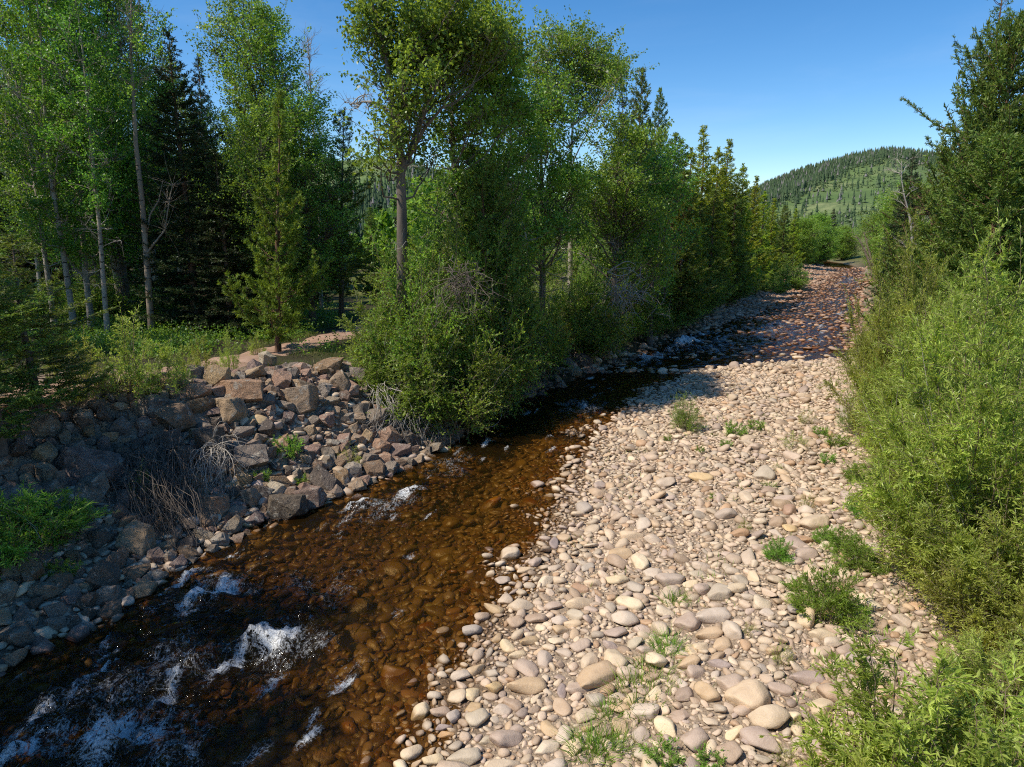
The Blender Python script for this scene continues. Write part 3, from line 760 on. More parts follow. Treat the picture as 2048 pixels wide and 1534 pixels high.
    t = NT('far_scrub'); isl = t.n('NewGeometry').outputs['Random Per Island']
    c = t.ramp(isl, [(0, (.09, .14, .055)), (.7, (.13, .18, .075)), (1, (.18, .21, .09))])
    o = link('hillside_scrub', b.mesh('hillside_scrub', [t.done(t.principled(c, .9, None, .1).outputs[0])])); o['kind'] = 'stuff'
# ------------------------------------------------------------------ stones
def ico(sub):
    bm = bmesh.new(); bmesh.ops.create_icosphere(bm, subdivisions=sub, radius=1)
    bm.verts.ensure_lookup_table()
    v = np.array([x.co[:] for x in bm.verts]); f = np.array([[q.index for q in p.verts] for p in bm.faces]); bm.free()
    return v, f
ICO = {s: ico(s) for s in (1, 2, 3, 4)}

def stone_shape(seed, sub):
    rng = np.random.default_rng(1000 + seed)
    v, f = ICO[sub]; v = v.copy()
    ax = np.array([1, rng.uniform(.55, .9), rng.uniform(.32, .54)])
    p = rng.uniform(2.0, 3.0)
    v = v / (np.sum(np.abs(v) ** p, 1) ** (1 / p))[:, None]
    v = v * (1 + .17 * fbm(v[:, 0] * 1.1 + seed, v[:, 1] * 1.1, v[:, 2] * 1.1, s=seed, o=2) + .045 * fbm(v[:, 0] * 3, v[:, 1] * 3, v[:, 2] * 3, s=seed + 5, o=2))[:, None]
    for q in range(rng.integers(5, 12)):
        n = unit(rng.normal(size=3)); h = rng.uniform(.58, .86)
        pr = v @ n; v = v - np.outer(np.maximum(pr - h, 0) * .93, n)
    v = v * ax
    v = v / np.abs(v[:, :1]).max()
    return v, f, float(v[:, 1].max() - v[:, 1].min()) / 2, float(v[:, 2].max() - v[:, 2].min()) / 2
NST = 18
STONE = {s: [stone_shape(i, s) for i in range(NST)] for s in (1, 2, 3)}

def rock_shape(seed, sub, cuts=None):
    """an angular block: random planes cut a polyhedron, its edges are chipped, its faces roughened"""
    import itertools
    rng = np.random.default_rng(3000 + seed)
    n = cuts or int(rng.integers(7, 12))
    ax = np.array([1, rng.uniform(.6, .95), rng.uniform(.5, .9)])
    N = np.concatenate([np.eye(3), -np.eye(3), unit(rng.normal(size=(n, 3)))]); N[:6] = unit(N[:6] + rng.normal(size=(6, 3)) * .16)
    h = np.concatenate([np.tile(ax, 2) * rng.uniform(.85, 1, 6), rng.uniform(.62, .92, n) * np.linalg.norm(N[6:] * ax, axis=1)])
    pts = []
    for t in itertools.combinations(range(len(N)), 3):
        A = N[list(t)]
        if abs(np.linalg.det(A)) < .02: continue
        p = np.linalg.solve(A, h[list(t)])
        if (N @ p <= h + 1e-6).all(): pts.append(p)
    bm = bmesh.new()
    for p in pts: bm.verts.new(p)
    bmesh.ops.remove_doubles(bm, verts=bm.verts[:], dist=.03)
    r = bmesh.ops.convex_hull(bm, input=bm.verts[:])
    bmesh.ops.delete(bm, geom=[g for g in r['geom_interior'] if isinstance(g, bmesh.types.BMVert)], context='VERTS')
    bmesh.ops.dissolve_limit(bm, angle_limit=rad(4), verts=bm.verts[:], edges=bm.edges[:])
    if sub > 2:
        bmesh.ops.bevel(bm, geom=bm.edges[:], offset=.035, segments=1, affect='EDGES', clamp_overlap=True)
        bmesh.ops.triangulate(bm, faces=bm.faces[:])
        for _ in range(4):
            E = [e for e in bm.edges if e.calc_length() > .17]
            if not E: break
            bmesh.ops.subdivide_edges(bm, edges=E, cuts=1); bmesh.ops.triangulate(bm, faces=bm.faces[:])
    bmesh.ops.triangulate(bm, faces=bm.faces[:])
    bm.verts.index_update()
    v = np.array([x.co[:] for x in bm.verts]); f = np.array([[q.index for q in p.verts] for p in bm.faces]); bm.free()
    if sub > 2:
        lay = unit(rng.normal(size=3)); q = v @ lay
        d = .045 * fbm(v[:, 0] * 2.2, v[:, 1] * 2.2, v[:, 2] * 2.2, s=seed, o=4) + .02 * np.where(vnoise(q * 6, q * 0 + seed, s=seed) > .1, 1, -.4)
        v = v * (1 + d)[:, None]
    v = v - (v.max(0) + v.min(0)) / 2
    v = v / np.abs(v[:, :1]).max()
    return v, f, float(v[:, 1].max()), float(v[:, 2].max())
NRK = 16
ROCK = {3: [rock_shape(i, 3) for i in range(NRK)], 2: [rock_shape(i, 2, 9) for i in range(NRK)]}

def rotz(v, a):
    c, s = math.cos(a), math.sin(a)
    return np.stack([v[:, 0] * c - v[:, 1] * s, v[:, 0] * s + v[:, 1] * c, v[:, 2]], 1)

class Occ:
    def __init__(self, x0, y0, x1, y1, res):
        self.x0, self.y0, self.res = x0, y0, res
        self.g = np.zeros((int((y1 - y0) / res) + 1, int((x1 - x0) / res) + 1), bool)
    def _pts(self, x, y, a, b, rot, k):
        an = np.arange(8) * .785
        ex, ey = np.concatenate([[0], np.cos(an) * a * k]), np.concatenate([[0], np.sin(an) * b * k])
        c, s = math.cos(rot), math.sin(rot)
        i = ((y + ex * s + ey * c - self.y0) / self.res).astype(int); j = ((x + ex * c - ey * s - self.x0) / self.res).astype(int)
        return i, j
    def free(self, x, y, a, b, rot, k=.85):
        i, j = self._pts(x, y, a, b, rot, k)
        ok = (i >= 0) & (j >= 0) & (i < self.g.shape[0]) & (j < self.g.shape[1])
        return ok.all() and not self.g[i, j].any()
    def stamp(self, x, y, a, b, rot, k=.9):
        r = max(a, b)
        i0, i1 = int((y - r - self.y0) / self.res), int((y + r - self.y0) / self.res) + 2
        j0, j1 = int((x - r - self.x0) / self.res), int((x + r - self.x0) / self.res) + 2
        i0, j0 = max(i0, 0), max(j0, 0); i1, j1 = min(i1, self.g.shape[0]), min(j1, self.g.shape[1])
        if i1 <= i0 or j1 <= j0: return
        yy, xx = np.mgrid[i0:i1, j0:j1]
        dx = self.x0 + xx * self.res - x; dy = self.y0 + yy * self.res - y
        c, s = math.cos(rot), math.sin(rot)
        u = (dx * c + dy * s) / (a * k); v = (-dx * s + dy * c) / (b * k)
        self.g[i0:i1, j0:j1] |= (u * u + v * v) < 1

def in_view(x, y, z=0.2, m=90):
    px, py, d = to_px((x, y, z))
    return d > .5 and -m < px < 2048 + m and 0 < py < 1534 + m

WILLOW_EDGE = np.array([on_z(*p, .6)[:2] for p in [(1690, 1560), (1790, 1290), (1770, 1000), (1735, 860), (1700, 752)]])
def willow_x(y): return np.interp(y, WILLOW_EDGE[:, 1], WILLOW_EDGE[:, 0])

STONES = []        # dict(x, y, z, r, i, rot, tilt, zone)
def view_mask(x, y, z=0.2, m=90):
    px, py, d = to_px(np.stack([x, y, np.full(len(x), z)]))
    return (d > .5) & (px > -m) & (px < 2048 + m) & (py > 0) & (py < 1534 + m)

def throw(rng, occ, x, y, pr, lo, hi, target, zone, k=.85, sinkf=None, rotn=None, zfix=None):
    """drop stones of half length lo..hi at the candidate points, each on free ground only"""
    keep = view_mask(x, y) & (rng.random(len(x)) < pr); x, y = x[keep], y[keep]
    n = len(x); r = rng.uniform(lo, hi, n); ii = rng.integers(NST, size=n)
    rot = rng.uniform(0, 6.28, n) if rotn is None else rng.normal(0, rotn, n)
    got = []
    for q in range(n):
        if len(got) >= target: break
        b = STONE[3][ii[q]][2]
        if occ.free(x[q], y[q], r[q], b * r[q], rot[q], k):
            occ.stamp(x[q], y[q], r[q], b * r[q], rot[q]); got.append(q)
    if not got: return
    x, y, r, ii, rot = x[got], y[got], r[got], ii[got], rot[got]
    c = np.array([STONE[3][i][3] for i in ii]) * r
    z = height(x, y) + c * (rng.uniform(.15, .55, len(x)) if sinkf is None else sinkf)
    dl, dr = edge_d(x, y)
    if zfix is not None: z = zfix(z, c, dl, dr)
    for q in range(len(x)):
        zn = zone(x[q], y[q], dl[q], dr[q]) if callable(zone) else zone
        STONES.append(dict(x=x[q], y=y[q], r=r[q], i=int(ii[q]), rot=rot[q], zone=zn, col=None, z=z[q], tx=rng.normal() * .2, ty=rng.normal() * .2))

def scatter_stones():
    rng = np.random.default_rng(11)
    occ = Occ(-12, 2.5, 16, 31, .022)
    keys = [(1190, 1345, 112, 'ochre'), (1050, 1362, 98, 'ochre'), (1157, 1368, 84, 'pink'), (1420, 1225, 92, 'cream'), (1375, 1240, 62, 'mauve'), (1415, 1262, 68, 'ochre'), (1375, 1320, 62, 'ochre'), (1435, 1320, 58, 'mauve'),
            (1495, 1385, 104, 'pink'), (1462, 1362, 70, 'mauve'), (1492, 1412, 62, 'mauve'), (1610, 1348, 84, 'mauve'), (1672, 1382, 88, 'ochre'), (1560, 1372, 60, 'mauve'), (1392, 1470, 78, 'mauve'), (1460, 1506, 60, 'ochre'), (1500, 1476, 46, 'mauve'),
            (1538, 1428, 90, 'buff'), (1012, 1472, 78, 'mauve'), (925, 1508, 86, 'grey'), (1002, 1522, 96, 'buff'), (1090, 1490, 70, 'cream'), (955, 1435, 56, 'grey'), (1155, 1198, 82, 'pink'), (1070, 1230, 56, 'brown'),
            (1120, 1240, 40, 'cream'), (1250, 1235, 62, 'cream'), (1230, 1258, 56, 'mauve'), (1262, 1065, 62, 'pink'), (1240, 1105, 56, 'ochre'), (1305, 1142, 52, 'cream'), (1402, 950, 58, 'ochre'), (1330, 962, 46, 'buff'), (1530, 945, 56, 'grey'),
            (885, 1261, 52, 'grey'), (946, 1257, 50, 'grey'), (880, 1282, 38, 'grey'), (986, 1212, 56, 'brown'), (965, 1232, 40, 'ochre'), (1032, 1243, 42, 'ochre'), (822, 1383, 56, 'buff'), (868, 1391, 38, 'cream'), (716, 1428, 66, 'brown'),
            (842, 1420, 54, 'buff'), (908, 1430, 46, 'cream'), (950, 1335, 56, 'ochre'), (780, 1364, 36, 'brown'), (735, 1212, 28, 'ochre'), (1006, 1156, 46, 'buff'), (1050, 1135, 50, 'pink'), (975, 1111, 26, 'buff'), (1025, 1090, 34, 'mauve'),
            (1030, 1012, 26, 'pink'), (1240, 1410, 52, 'ochre'), (1190, 1395, 50, 'grey'), (1370, 1386, 54, 'brown'), (1440, 1180, 66, 'grey'), (1470, 1172, 58, 'buff'), (1300, 905, 36, 'buff'), (1610, 1105, 54, 'mauve'), (1605, 1075, 48, 'rust'), (1580, 1052, 42, 'ochre'),
            (1555, 1040, 44, 'brown'), (1628, 1040, 70, 'buff'), (1680, 1200, 60, 'buff'), (1420, 1440, 40, 'buff'), (1640, 1260, 70, 'buff'), (1720, 1312, 66, 'mauve'), (1690, 1300, 44, 'mauve'), (790, 1505, 34, 'buff'), (765, 1522, 30, 'cream'), (1150, 895, 34, 'buff')]
    for px, py, w, col in keys:
        p = hit(px, py + w * .18); dep = to_px(p)[2]; r = w * dep / FPX / 2 * .9
        i = int(rng.integers(NST)); b = STONE[3][i][2]; rot = rng.normal(.1, .35)
        STONES.append(dict(x=p[0], y=p[1], r=r, i=i, rot=rot, zone='bar', col=col, z=ground(p[0], p[1]) + STONE[3][i][3] * r * .5, tx=rng.normal() * .13, ty=rng.normal() * .13))
        occ.stamp(p[0], p[1], r, b * r, rot)
    for lo, hi, target, tries in [(.155, .24, 170, 4500), (.10, .155, 1350, 14000), (.06, .10, 4600, 36000), (.034, .06, 15000, 95000), (.018, .034, 9000, 55000)]:
        p = 1.35 if hi < .1 else 1.1
        y = 3.4 + (26.5 if hi > .05 else 14) * rng.random(tries) ** p
        x0 = xR(y) - (3.2 if hi > .09 else 1.5); x1 = np.maximum(willow_x(y) + 1.5, xR(y) + 1)
        x = x0 + rng.random(tries) * (x1 - x0)
        dl, dr = edge_d(x, y)
        pr = np.where(dr > .15, 1.0, np.where(dr > -.4, .45, np.where(dr > -1.3, .2, .018)))
        pr = np.where((y > 26.2) & (dr > -.2), pr * .35, pr)
        pr *= 1 - (.75 if hi > .09 else .35) * sstep(-.8, .5, x - willow_x(y))      # sandier towards the willows
        if hi > .07: pr *= .6 + .4 * sstep(-.3, .25, fbm(x * .7, y * .7, s=5))
        throw(rng, occ, x, y, pr, lo, hi, target, lambda x, y, dl, dr: 'bar' if dr > -1.1 else 'river', k=.86 if hi > .11 else .76)
    # upstream shallows and the far russet bar
    o2 = Occ(-4, 25, 66, 112, .05)
    for lo, hi, target, tries in [(.18, .30, 1000, 13000), (.09, .18, 5200, 42000)]:
        y = 27 + 73 * rng.random(tries) ** 1.5
        x0, x1 = xL(y) - 4.5, xR(y) + .6; x = x0 + rng.random(tries) * (x1 - x0)
        dl, dr = edge_d(x, y)
        pl = sstep(36, 43, y) * (1 - sstep(3.4, 4.6, dl)) + .4 * (dl < .8)
        near_l = sstep(-2.6, 0, dl) * sstep(38, 44, y)
        pi = .010 + .24 * sstep(30, 36, y) + .75 * near_l + .2 * (dr > -.5) + .3 * (1 - sstep(26.5, 28.4, y)) * (dr > -6) + (.05 + .14 * sstep(.1, .5, fbm(x * .35, y * .22, s=15))) * (y > 30)
        pr = np.where(dl > 0, pl, pi)
        def zfix(z, c, dl, dr):
            return np.where((dl <= 0) & (dr <= 0), np.maximum(z, -c * rng.uniform(.0, .85, len(z))), z)
        throw(rng, o2, x, y, pr, lo, hi, target, lambda x, y, dl, dr: 'far' if y > 31 else 'bar', rotn=.5, zfix=zfix)
    # bed of the river
    o3 = Occ(-12, 2.5, 16, 31, .03)
    for lo, hi, target, tries in [(.16, .28, 110, 3000), (.08, .16, 3000, 20000), (.04, .08, 6000, 30000)]:
        y = 3.2 + 26 * rng.random(tries); x0, x1 = xL(y) - .2, xR(y) + .4; x = x0 + rng.random(tries) * (x1 - x0)
        throw(rng, o3, x, y, np.ones(tries), lo, hi, target, 'bed', sinkf=.2, zfix=lambda z, c, dl, dr: np.minimum(z, -.03 - c * .9))
    # round cobbles along the foot of the rock pile
    o4 = Occ(-14, 3, 0, 22, .025)
    for lo, hi, target, tries in [(.12, .22, 150, 3500), (.06, .12, 800, 9000), (.035, .06, 900, 8000)]:
        y = rng.uniform(5.5, 17.5, tries); x = xL(y) - rng.uniform(-.5, 3.2, tries)
        dl, _ = edge_d(x, y)
        throw(rng, o4, x, y, 1 - sstep(.9, 2.6, dl) + .35 * (y > 12.5), lo, hi, target, 'foot', sinkf=.45)

ORD = ['', 'second ', 'third ', 'fourth ', 'fifth ', 'sixth ', 'seventh ', 'eighth ', 'ninth ', 'tenth ', 'eleventh ', 'twelfth ']
def label_all(items, marks, noun):
    """items: (object, px, py, look, group); each gets a label by look + nearest landmark + side + rank"""
    groups = {}
    for it in items:
        o, px, py, look, g = it
        k = min(range(len(marks)), key=lambda q: math.hypot(marks[q][1] - px, (marks[q][2] - py) * 1.3))
        dx, dy = px - marks[k][1], (py - marks[k][2]) * 1.3
        side = ('left of' if dx < 0 else 'right of') if abs(dx) > abs(dy) else ('beyond' if dy < 0 else 'in front of')
        groups.setdefault((look, k, side), []).append((math.hypot(dx, dy), o, g))
    for (look, k, side), L in groups.items():
        L.sort(key=lambda q: q[0])
        for n, (d, o, g) in enumerate(L):
            if len(L) == 1: lab = f'{look} {noun} {side} the {marks[k][0]}'
            else: lab = f'{look} {noun}, {ORD[min(n, 11)]}nearest such one {side} the {marks[k][0]}'
            tag(o, lab, noun, g)

def build_stones():
    scatter_stones()
    rng = np.random.default_rng(77)
    names = list(PAL)
    wts = np.array([.30, .14, .12, .20, .06, .06, .09, .03]); wts /= wts.sum()
    me_cache = {}
    for s in STONES:
        px, py, dep = to_px((s['x'], s['y'], s['z'])); s['px'], s['py'] = px, py
        s['size'] = s['r'] * 2 * FPX / dep
        s['seen'] = -20 < px < 2060 and 200 < py < 1545 and s['z'] > -.02 and s['x'] < willow_x(s['y']) + .2
    cand = sorted([s for s in STONES if s['zone'] in ('bar', 'river', 'foot') and s['seen']], key=lambda s: -s['size'])
    one = cand[:292]
    ids = set(id(s) for s in one)
    items = []
    for s in one:
        c = s['col'] or names[int(rng.choice(len(names), p=wts))]
        key = (s['i'], c)
        if key not in me_cache:
            v, f, _, _ = STONE[3][s['i']]
            me_cache[key] = MB().add(v, f).mesh('cobble', M_STONE[c], True)
        o = link('cobble', me_cache[key], None, (s['x'], s['y'], s['z']), (s['tx'], s['ty'], s['rot']), s['r'])
        size = 'large' if s['size'] > 62 else ('middling' if s['size'] > 40 else 'small')
        word = dict(buff='buff', cream='pale cream', ochre='ochre', pink='pinkish', mauve='mauve', grey='grey', brown='brown', rust='rusty orange')[c]
        shape = 'flat' if STONE[3][s['i']][3] < .45 else ('long' if STONE[3][s['i']][2] < .68 else 'round')
        items.append((o, s['px'], s['py'], f'{size} {word} {shape}', 'cobbles on the gravel bar' if s['zone'] != 'foot' else 'cobbles at the foot of the rock pile'))
    label_all(items, STONE_MARKS, 'cobble')
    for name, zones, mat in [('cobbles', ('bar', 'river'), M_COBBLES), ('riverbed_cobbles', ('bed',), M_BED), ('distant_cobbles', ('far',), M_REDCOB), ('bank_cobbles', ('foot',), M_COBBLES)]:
        b = MB()
        for s in STONES:
            if s['zone'] not in zones or id(s) in ids: continue
            lv = 2 if s['size'] > 15 else 1
            v, f, _, _ = STONE[lv][s['i']]
            v = v * s['r']; v = v + np.outer(v[:, 0], [0, 0, s['ty']]) + np.outer(v[:, 1], [0, 0, s['tx']])
            b.add(rotz(v, s['rot']) + np.array([s['x'], s['y'], s['z']]), f)
        o = link(name, b.mesh(name, [mat], True)); o['kind'] = 'stuff'

KEYROCK = [(535, 722, 52, 'pale', 1.2), (396, 776, 78, 'pinkish', .8), (482, 772, 122, 'pinkish', .6), (566, 762, 66, 'pinkish', .8), (606, 797, 86, 'tan', .9), (466, 822, 76, 'tan', .9), (390, 806, 84, 'brown', .5),
           (312, 812, 74, 'grey', .8), (352, 836, 92, 'brown', .7), (424, 880, 92, 'dark', .9), (362, 905, 100, 'brown', .7), (330, 882, 80, 'dark', .7), (190, 925, 150, 'purplish', .6), (92, 948, 62, 'tan', 1.1), (28, 985, 130, 'grey', .5),
           (652, 958, 98, 'dark', .8), (574, 1006, 112, 'dark', .6), (506, 1000, 60, 'grey', 1.1), (486, 862, 56, 'grey', .9), (678, 765, 66, 'tan', .9), (586, 745, 44, 'grey', .8), (640, 735, 50, 'brown', .7), (712, 742, 60, 'grey', .7), (700, 775, 56, 'pinkish', .7),
           (36, 1262, 112, 'grey', .9), (178, 1200, 64, 'brown', .9), (206, 1150, 98, 'dark', .8), (62, 1135, 96, 'brown', .8), (90, 1180, 64, 'grey', .8), (135, 1030, 72, 'brown', .7), (428, 1012, 80, 'pinkish', .9), (400, 960, 60, 'brown', .7), (410, 1068, 70, 'grey', .6),
           (30, 905, 60, 'brown', .8), (90, 905, 66, 'tan', .8), (240, 850, 60, 'grey', .7), (180, 860, 52, 'brown', .7), (130, 870, 50, 'grey', .8), (270, 900, 60, 'dark', .8), (440, 780, 44, 'pinkish', .8), (530, 800, 52, 'grey', .9), (558, 880, 60, 'pinkish', .5), (520, 880, 44, 'tan', .8), (290, 850, 50, 'purplish', .8),
           (690, 900, 36, 'pinkish', 1), (655, 840, 44, 'pinkish', .8), (720, 820, 44, 'grey', .8), (620, 860, 40, 'tan', .8), (470, 940, 50, 'brown', .8), (30, 1055, 80, 'dark', .7), (250, 960, 66, 'dark', .7), (745, 960, 34, 'grey', .8), (712, 1000, 40, 'brown', .7), (765, 780, 60, 'pinkish', .8), (1120, 770, 40, 'brown', .7), (1080, 790, 40, 'dark', .7), (1205, 742, 40, 'brown', .7)]

def build_rocks():
    rng = np.random.default_rng(23)
    occ = Occ(-18, 3, 6, 32, .03)
    recs = []
    for px, py, w, col, asp in KEYROCK:
        p = hit(px, py + w * .2); dep = to_px(p)[2]; r = w * dep / FPX / 2 * .76
        recs.append(dict(x=p[0], y=p[1], r=r, col=col, px=px, py=py, size=w, i=int(rng.integers(NRK)), rot=rng.normal(0, .5), zs=asp / .75, up=.45, key=True))
        occ.stamp(p[0], p[1], r * .8, r * .6, recs[-1]['rot'])
    cols = ['tan', 'grey', 'pinkish', 'brown', 'dark', 'purplish', 'pale']; wt = np.array([.22, .22, .2, .16, .08, .08, .04]); wt /= wt.sum()
    for lo, hi, target, tries in [(.24, .36, 45, 900), (.14, .22, 300, 4500), (.09, .15, 1900, 16000), (.05, .09, 3000, 18000)]:
        y = rng.uniform(5, 31, tries); x = xL(y) - rng.uniform(-.3, 7, tries)
        dl, _ = edge_d(x, y); run = np.interp(y, HLY, RUNV)
        top = np.where(y > 19, 1.4, run * 1.02 + .35 * np.sin(x * 1.7) + .3)
        pr = np.where((dl > 1.4) | (y > 11), 1.0, .5 if hi > .2 else .3) * np.where(y > 19, .07, 1)
        ok = view_mask(x, y, 1) & (dl < top) & (dl > -.15) & (rng.random(tries) < pr) & (path_d(x, y) > 1.0)
        x, y = x[ok], y[ok]; zz = height(x, y); n = 0
        for q in range(len(x)):
            if n >= target: break
            r = rng.uniform(lo, hi)
            if not occ.free(x[q], y[q], r, r * .8, 0, .72): continue
            occ.stamp(x[q], y[q], r * .85, r * .7, 0)
            px, py, dep = to_px((x[q], y[q], zz[q]))
            recs.append(dict(x=x[q], y=y[q], r=r, col=cols[int(rng.choice(7, p=wt))], px=px, py=py, size=2 * r * FPX / dep, i=int(rng.integers(NRK)), rot=rng.uniform(0, 6.28), zs=1.0, up=rng.uniform(.2, .6), key=False)); n += 1
    recs.sort(key=lambda s: (not s['key'], -s['size']))
    H_ = height(np.array([s['x'] for s in recs]), np.array([s['y'] for s in recs]))
    for s, h in zip(recs, H_): s['g'] = float(h)
    cache, items, rub = {}, [], MB()
    cnt = 0
    for s in recs:
        v, f, b, c = ROCK[3][s['i']]
        z = s['g'] + c * s['r'] * s['zs'] * s['up']
        vis = -15 < s['px'] < 1240 and 600 < s['py'] < 1530
        if (s['key'] or (s['size'] > 22 and vis)) and cnt < 285:
            cnt += 1
            k = (s['i'], s['col'])
            if k not in cache:
                me = MB().add(v, f).mesh('boulder', M_ROCK[s['col']], True); me.set_sharp_from_angle(angle=rad(22)); cache[k] = me
            o = link('boulder', cache[k], None, (s['x'], s['y'], z), (rng.normal() * .25, rng.normal() * .25, s['rot']), (s['r'], s['r'], s['r'] * s['zs']))
            size = 'huge' if s['size'] > 95 else ('big' if s['size'] > 60 else ('middling' if s['size'] > 36 else 'small'))
            word = dict(tan='tan', pinkish='pinkish', grey='grey', dark='dark grey', brown='brown', purplish='purplish', pale='pale')[s['col']]
            shp = 'slab-like' if c * s['zs'] < .55 else ('blocky' if c * s['zs'] > .75 else 'angular')
            items.append((o, s['px'], s['py'], f'{size} {word} {shp}', 'boulders of the riverside rock pile'))
        else:
            v, f, b, c = ROCK[2][s['i']]
            rub.add(rotz(v, s['rot']) * s['r'] + np.array([s['x'], s['y'], z]), f)
    label_all(items, ROCK_MARKS, 'boulder')
    o = link('rubble', rub.mesh('rubble', [M_RUBBLE])); o['kind'] = 'stuff'
# ------------------------------------------------------------------ named plants that the labels of stones refer to: (phrase, px, py)
STONE_MARKS = [('feathery waterside bush', 1370, 845), ('dense willow sprout', 1660, 1200), ('pale feathery shrub', 1700, 850), ('low yellow herb', 1612, 1005), ('bushy low sprout', 1557, 1110),
               ('wispy grey herb', 1587, 888), ('dark leafy herb', 1470, 862), ('tall grass clump', 1180, 1480), ('spreading grass clump', 1285, 1390), ('bright grass tuft', 1332, 1292), ('yellow-green seedling', 1562, 1312),
               ('leafy foreground weed', 1330, 1508), ('thin grass tuft', 1348, 1192), ('foreground willow', 1840, 1420), ('dry root tangle', 335, 1040), ('bright bankside bush', 50, 1060), ('overhanging riverside shrub', 840, 880)]
ROCK_MARKS = [('young bright pine', 555, 705), ('dry root tangle', 335, 1010), ('bright bankside bush', 50, 1060), ('overhanging riverside shrub', 840, 880), ('leafy rockside weed', 577, 900), ('tall terrace willow', 275, 770),
              ('pale rockside weed', 700, 915), ('tiny rock weed', 525, 955), ('low wet sprout', 125, 1150), ('shaded edge pine', 25, 830), ('twig-topped shrub', 1190, 680)]

make_ground(); make_water(); make_hills()
build_stones(); build_rocks()

def thing(name, label, cat, loc, rot=0.0, sc=1.0, group=None):
    o = bpy.data.objects.new(name, None); COL.objects.link(o)
    o.location = loc; o.rotation_euler = (0, 0, rot); o.scale = (sc,) * 3 if np.isscalar(sc) else sc
    o.empty_display_size = .3
    return tag(o, label, cat, group)

PR = {}
def proto(key, pair, H): PR[key] = (pair[0], pair[1], H)
def plant(name, key, label, cat, loc, sc=1.0, rot=None, group=None, parts=('trunk', 'crown'), wide=1.0):
    w, f, H = PR[key]
    rot = (hash((round(loc[0], 2), round(loc[1], 2))) % 628) / 100 if rot is None else rot
    t = thing(name, label, cat, loc, rot, (sc * wide, sc * wide, sc), group)
    link(parts[0], w, t)
    if f is not None: link(parts[1], f, t)
    return t

# ---------- prototypes
rng = np.random.default_rng(3)
def p_decid(key, seed, H, width, z0, n, lm, bm, r0=.15, lean=(0, 0), LL=.10, dens=21, K=42, dead=6, rl=(.36, .8), shape=None, wob=.16):
    g = np.random.default_rng(seed); tr = trunk_poly(g, H, lean, wob, 14)
    lb = lobes_auto(g, H, z0, width, n, tr, **({'shape': shape} if shape else {}), rl=rl)
    proto(key, deciduous(key, seed, H, r0, tr, lb, lm, bm, LL, dens, K, dead=dead), H)
p_decid('aspen_a', 11, 14, 1.7, 3.2, 34, L_ASPEN, B_PALE, .12, (.5, .2), dead=12)
p_decid('aspen_b', 12, 13, 1.9, 2.4, 34, L_ASPEN, B_PALE, .13, (-.6, .3), dead=12)
p_decid('aspen_c', 13, 15, 1.5, 4.5, 30, L_ASPEN, B_PALE, .11, (.3, -.3), dead=14)
p_decid('cotton_a', 14, 14, 2.6, 3.0, 44, L_COTTON, B_GREY, .2, (.4, 0), dead=8)
p_decid('cotton_b', 15, 12, 2.4, 1.4, 46, L_COTTON, B_GREY, .18, (-.3, .2), dead=8)
p_decid('cotton_c', 16, 13, 2.2, 2.0, 42, L_COTTON, B_GREY, .18, (.2, .2), dead=10, wob=.3)
p_decid('round_tree', 17, 8, 2.8, .6, 46, L_BUSH, B_GREY, .15, dens=26, LL=.12)
proto('spruce_a', conifer('spruce_a', 21, 14, 2.6, .5, lambda u: (1 - u) ** .85, L_SPRUCE, B_PINE, .18, .38, 7, .05, .35, .25, .13, .034, .016, .10, .55), 14)
proto('spruce_b', conifer('spruce_b', 22, 12, 2.1, .4, lambda u: (1 - u) ** .75, L_SPRUCE, B_PINE, .16, .36, 7, .05, .4, .25, .13, .034, .016, .10, .5), 12)
proto('pine_a', conifer('pine_a', 23, 11, 1.5, .8, lambda u: (1 - u) ** .6 * (.85 + .25 * np.sin(u * 9)), L_PINE, B_PINE, .14, .34, 6, .3, .1, .35, .15, .036, .014, .10, .5, jit=.3), 11)
proto('gold_pine', conifer('gold_pine', 24, 11, 1.35, .6, lambda u: (1 - u) ** .85 * (.9 + .2 * np.sin(u * 11)), L_GOLDPINE, B_PINE, .14, .34, 6, .35, .1, .35, .16, .040, .014, .10, .5, jit=.35), 11)
proto('gold_pine_b', conifer('gold_pine_b', 25, 10, 1.15, .6, lambda u: (1 - u) ** .75 * (.9 + .2 * np.sin(u * 8 + 1)), L_GOLDPINE, B_PINE, .13, .34, 6, .4, .1, .35, .16, .040, .014, .10, .5, jit=.35), 10)
proto('young_pine', conifer('young_pine', 26, 6.0, 1.25, .6, lambda u: (1 - u) ** 1.35 * (.9 + .2 * np.sin(u * 14)), L_YOUNGPINE, B_PINE, .085, .40, 7, .22, .05, .5, .11, .021, .006, .065, .34, jit=.5, tuft=.45, bare=.22), 6.0)
proto('dark_pine', conifer('dark_pine', 27, 8.5, 1.35, 1.3, lambda u: np.minimum(1, (1 - u) * 1.6 + .12) * (.8 + .25 * np.sin(u * 15)), L_PINE, B_GREY, .12, .36, 6, .15, .1, .35, .11, .024, .010, .09, .42, jit=.35, bare=.2), 8.5)
proto('big_pine', conifer('big_pine', 28, 15, 3.0, 4.2, lambda u: np.minimum(1, (1 - u) * 1.5 + .1) * (.75 + .3 * np.sin(u * 21)), L_PINE, B_PINE, .22, .62, 5, .18, .2, .4, .14, .028, .012, .12, .6, jit=.28, bare=.3, tuft=.4), 15)
proto('juniper', conifer('juniper', 29, 8, 2.6, .1, lambda u: np.minimum(1, (1 - u) ** .6 * 1.05), L_PINE, B_PINE, .2, .34, 8, .35, .05, .4, .13, .032, .012, .10, .6, jit=.3), 8)
proto('alder_a', shrub('alder_a', 31, 4.2, 1.8, 56, 44, 14, L_BUSH, B_TWIG, .072, .5, .03, base=.55, up=.25), 4.2)
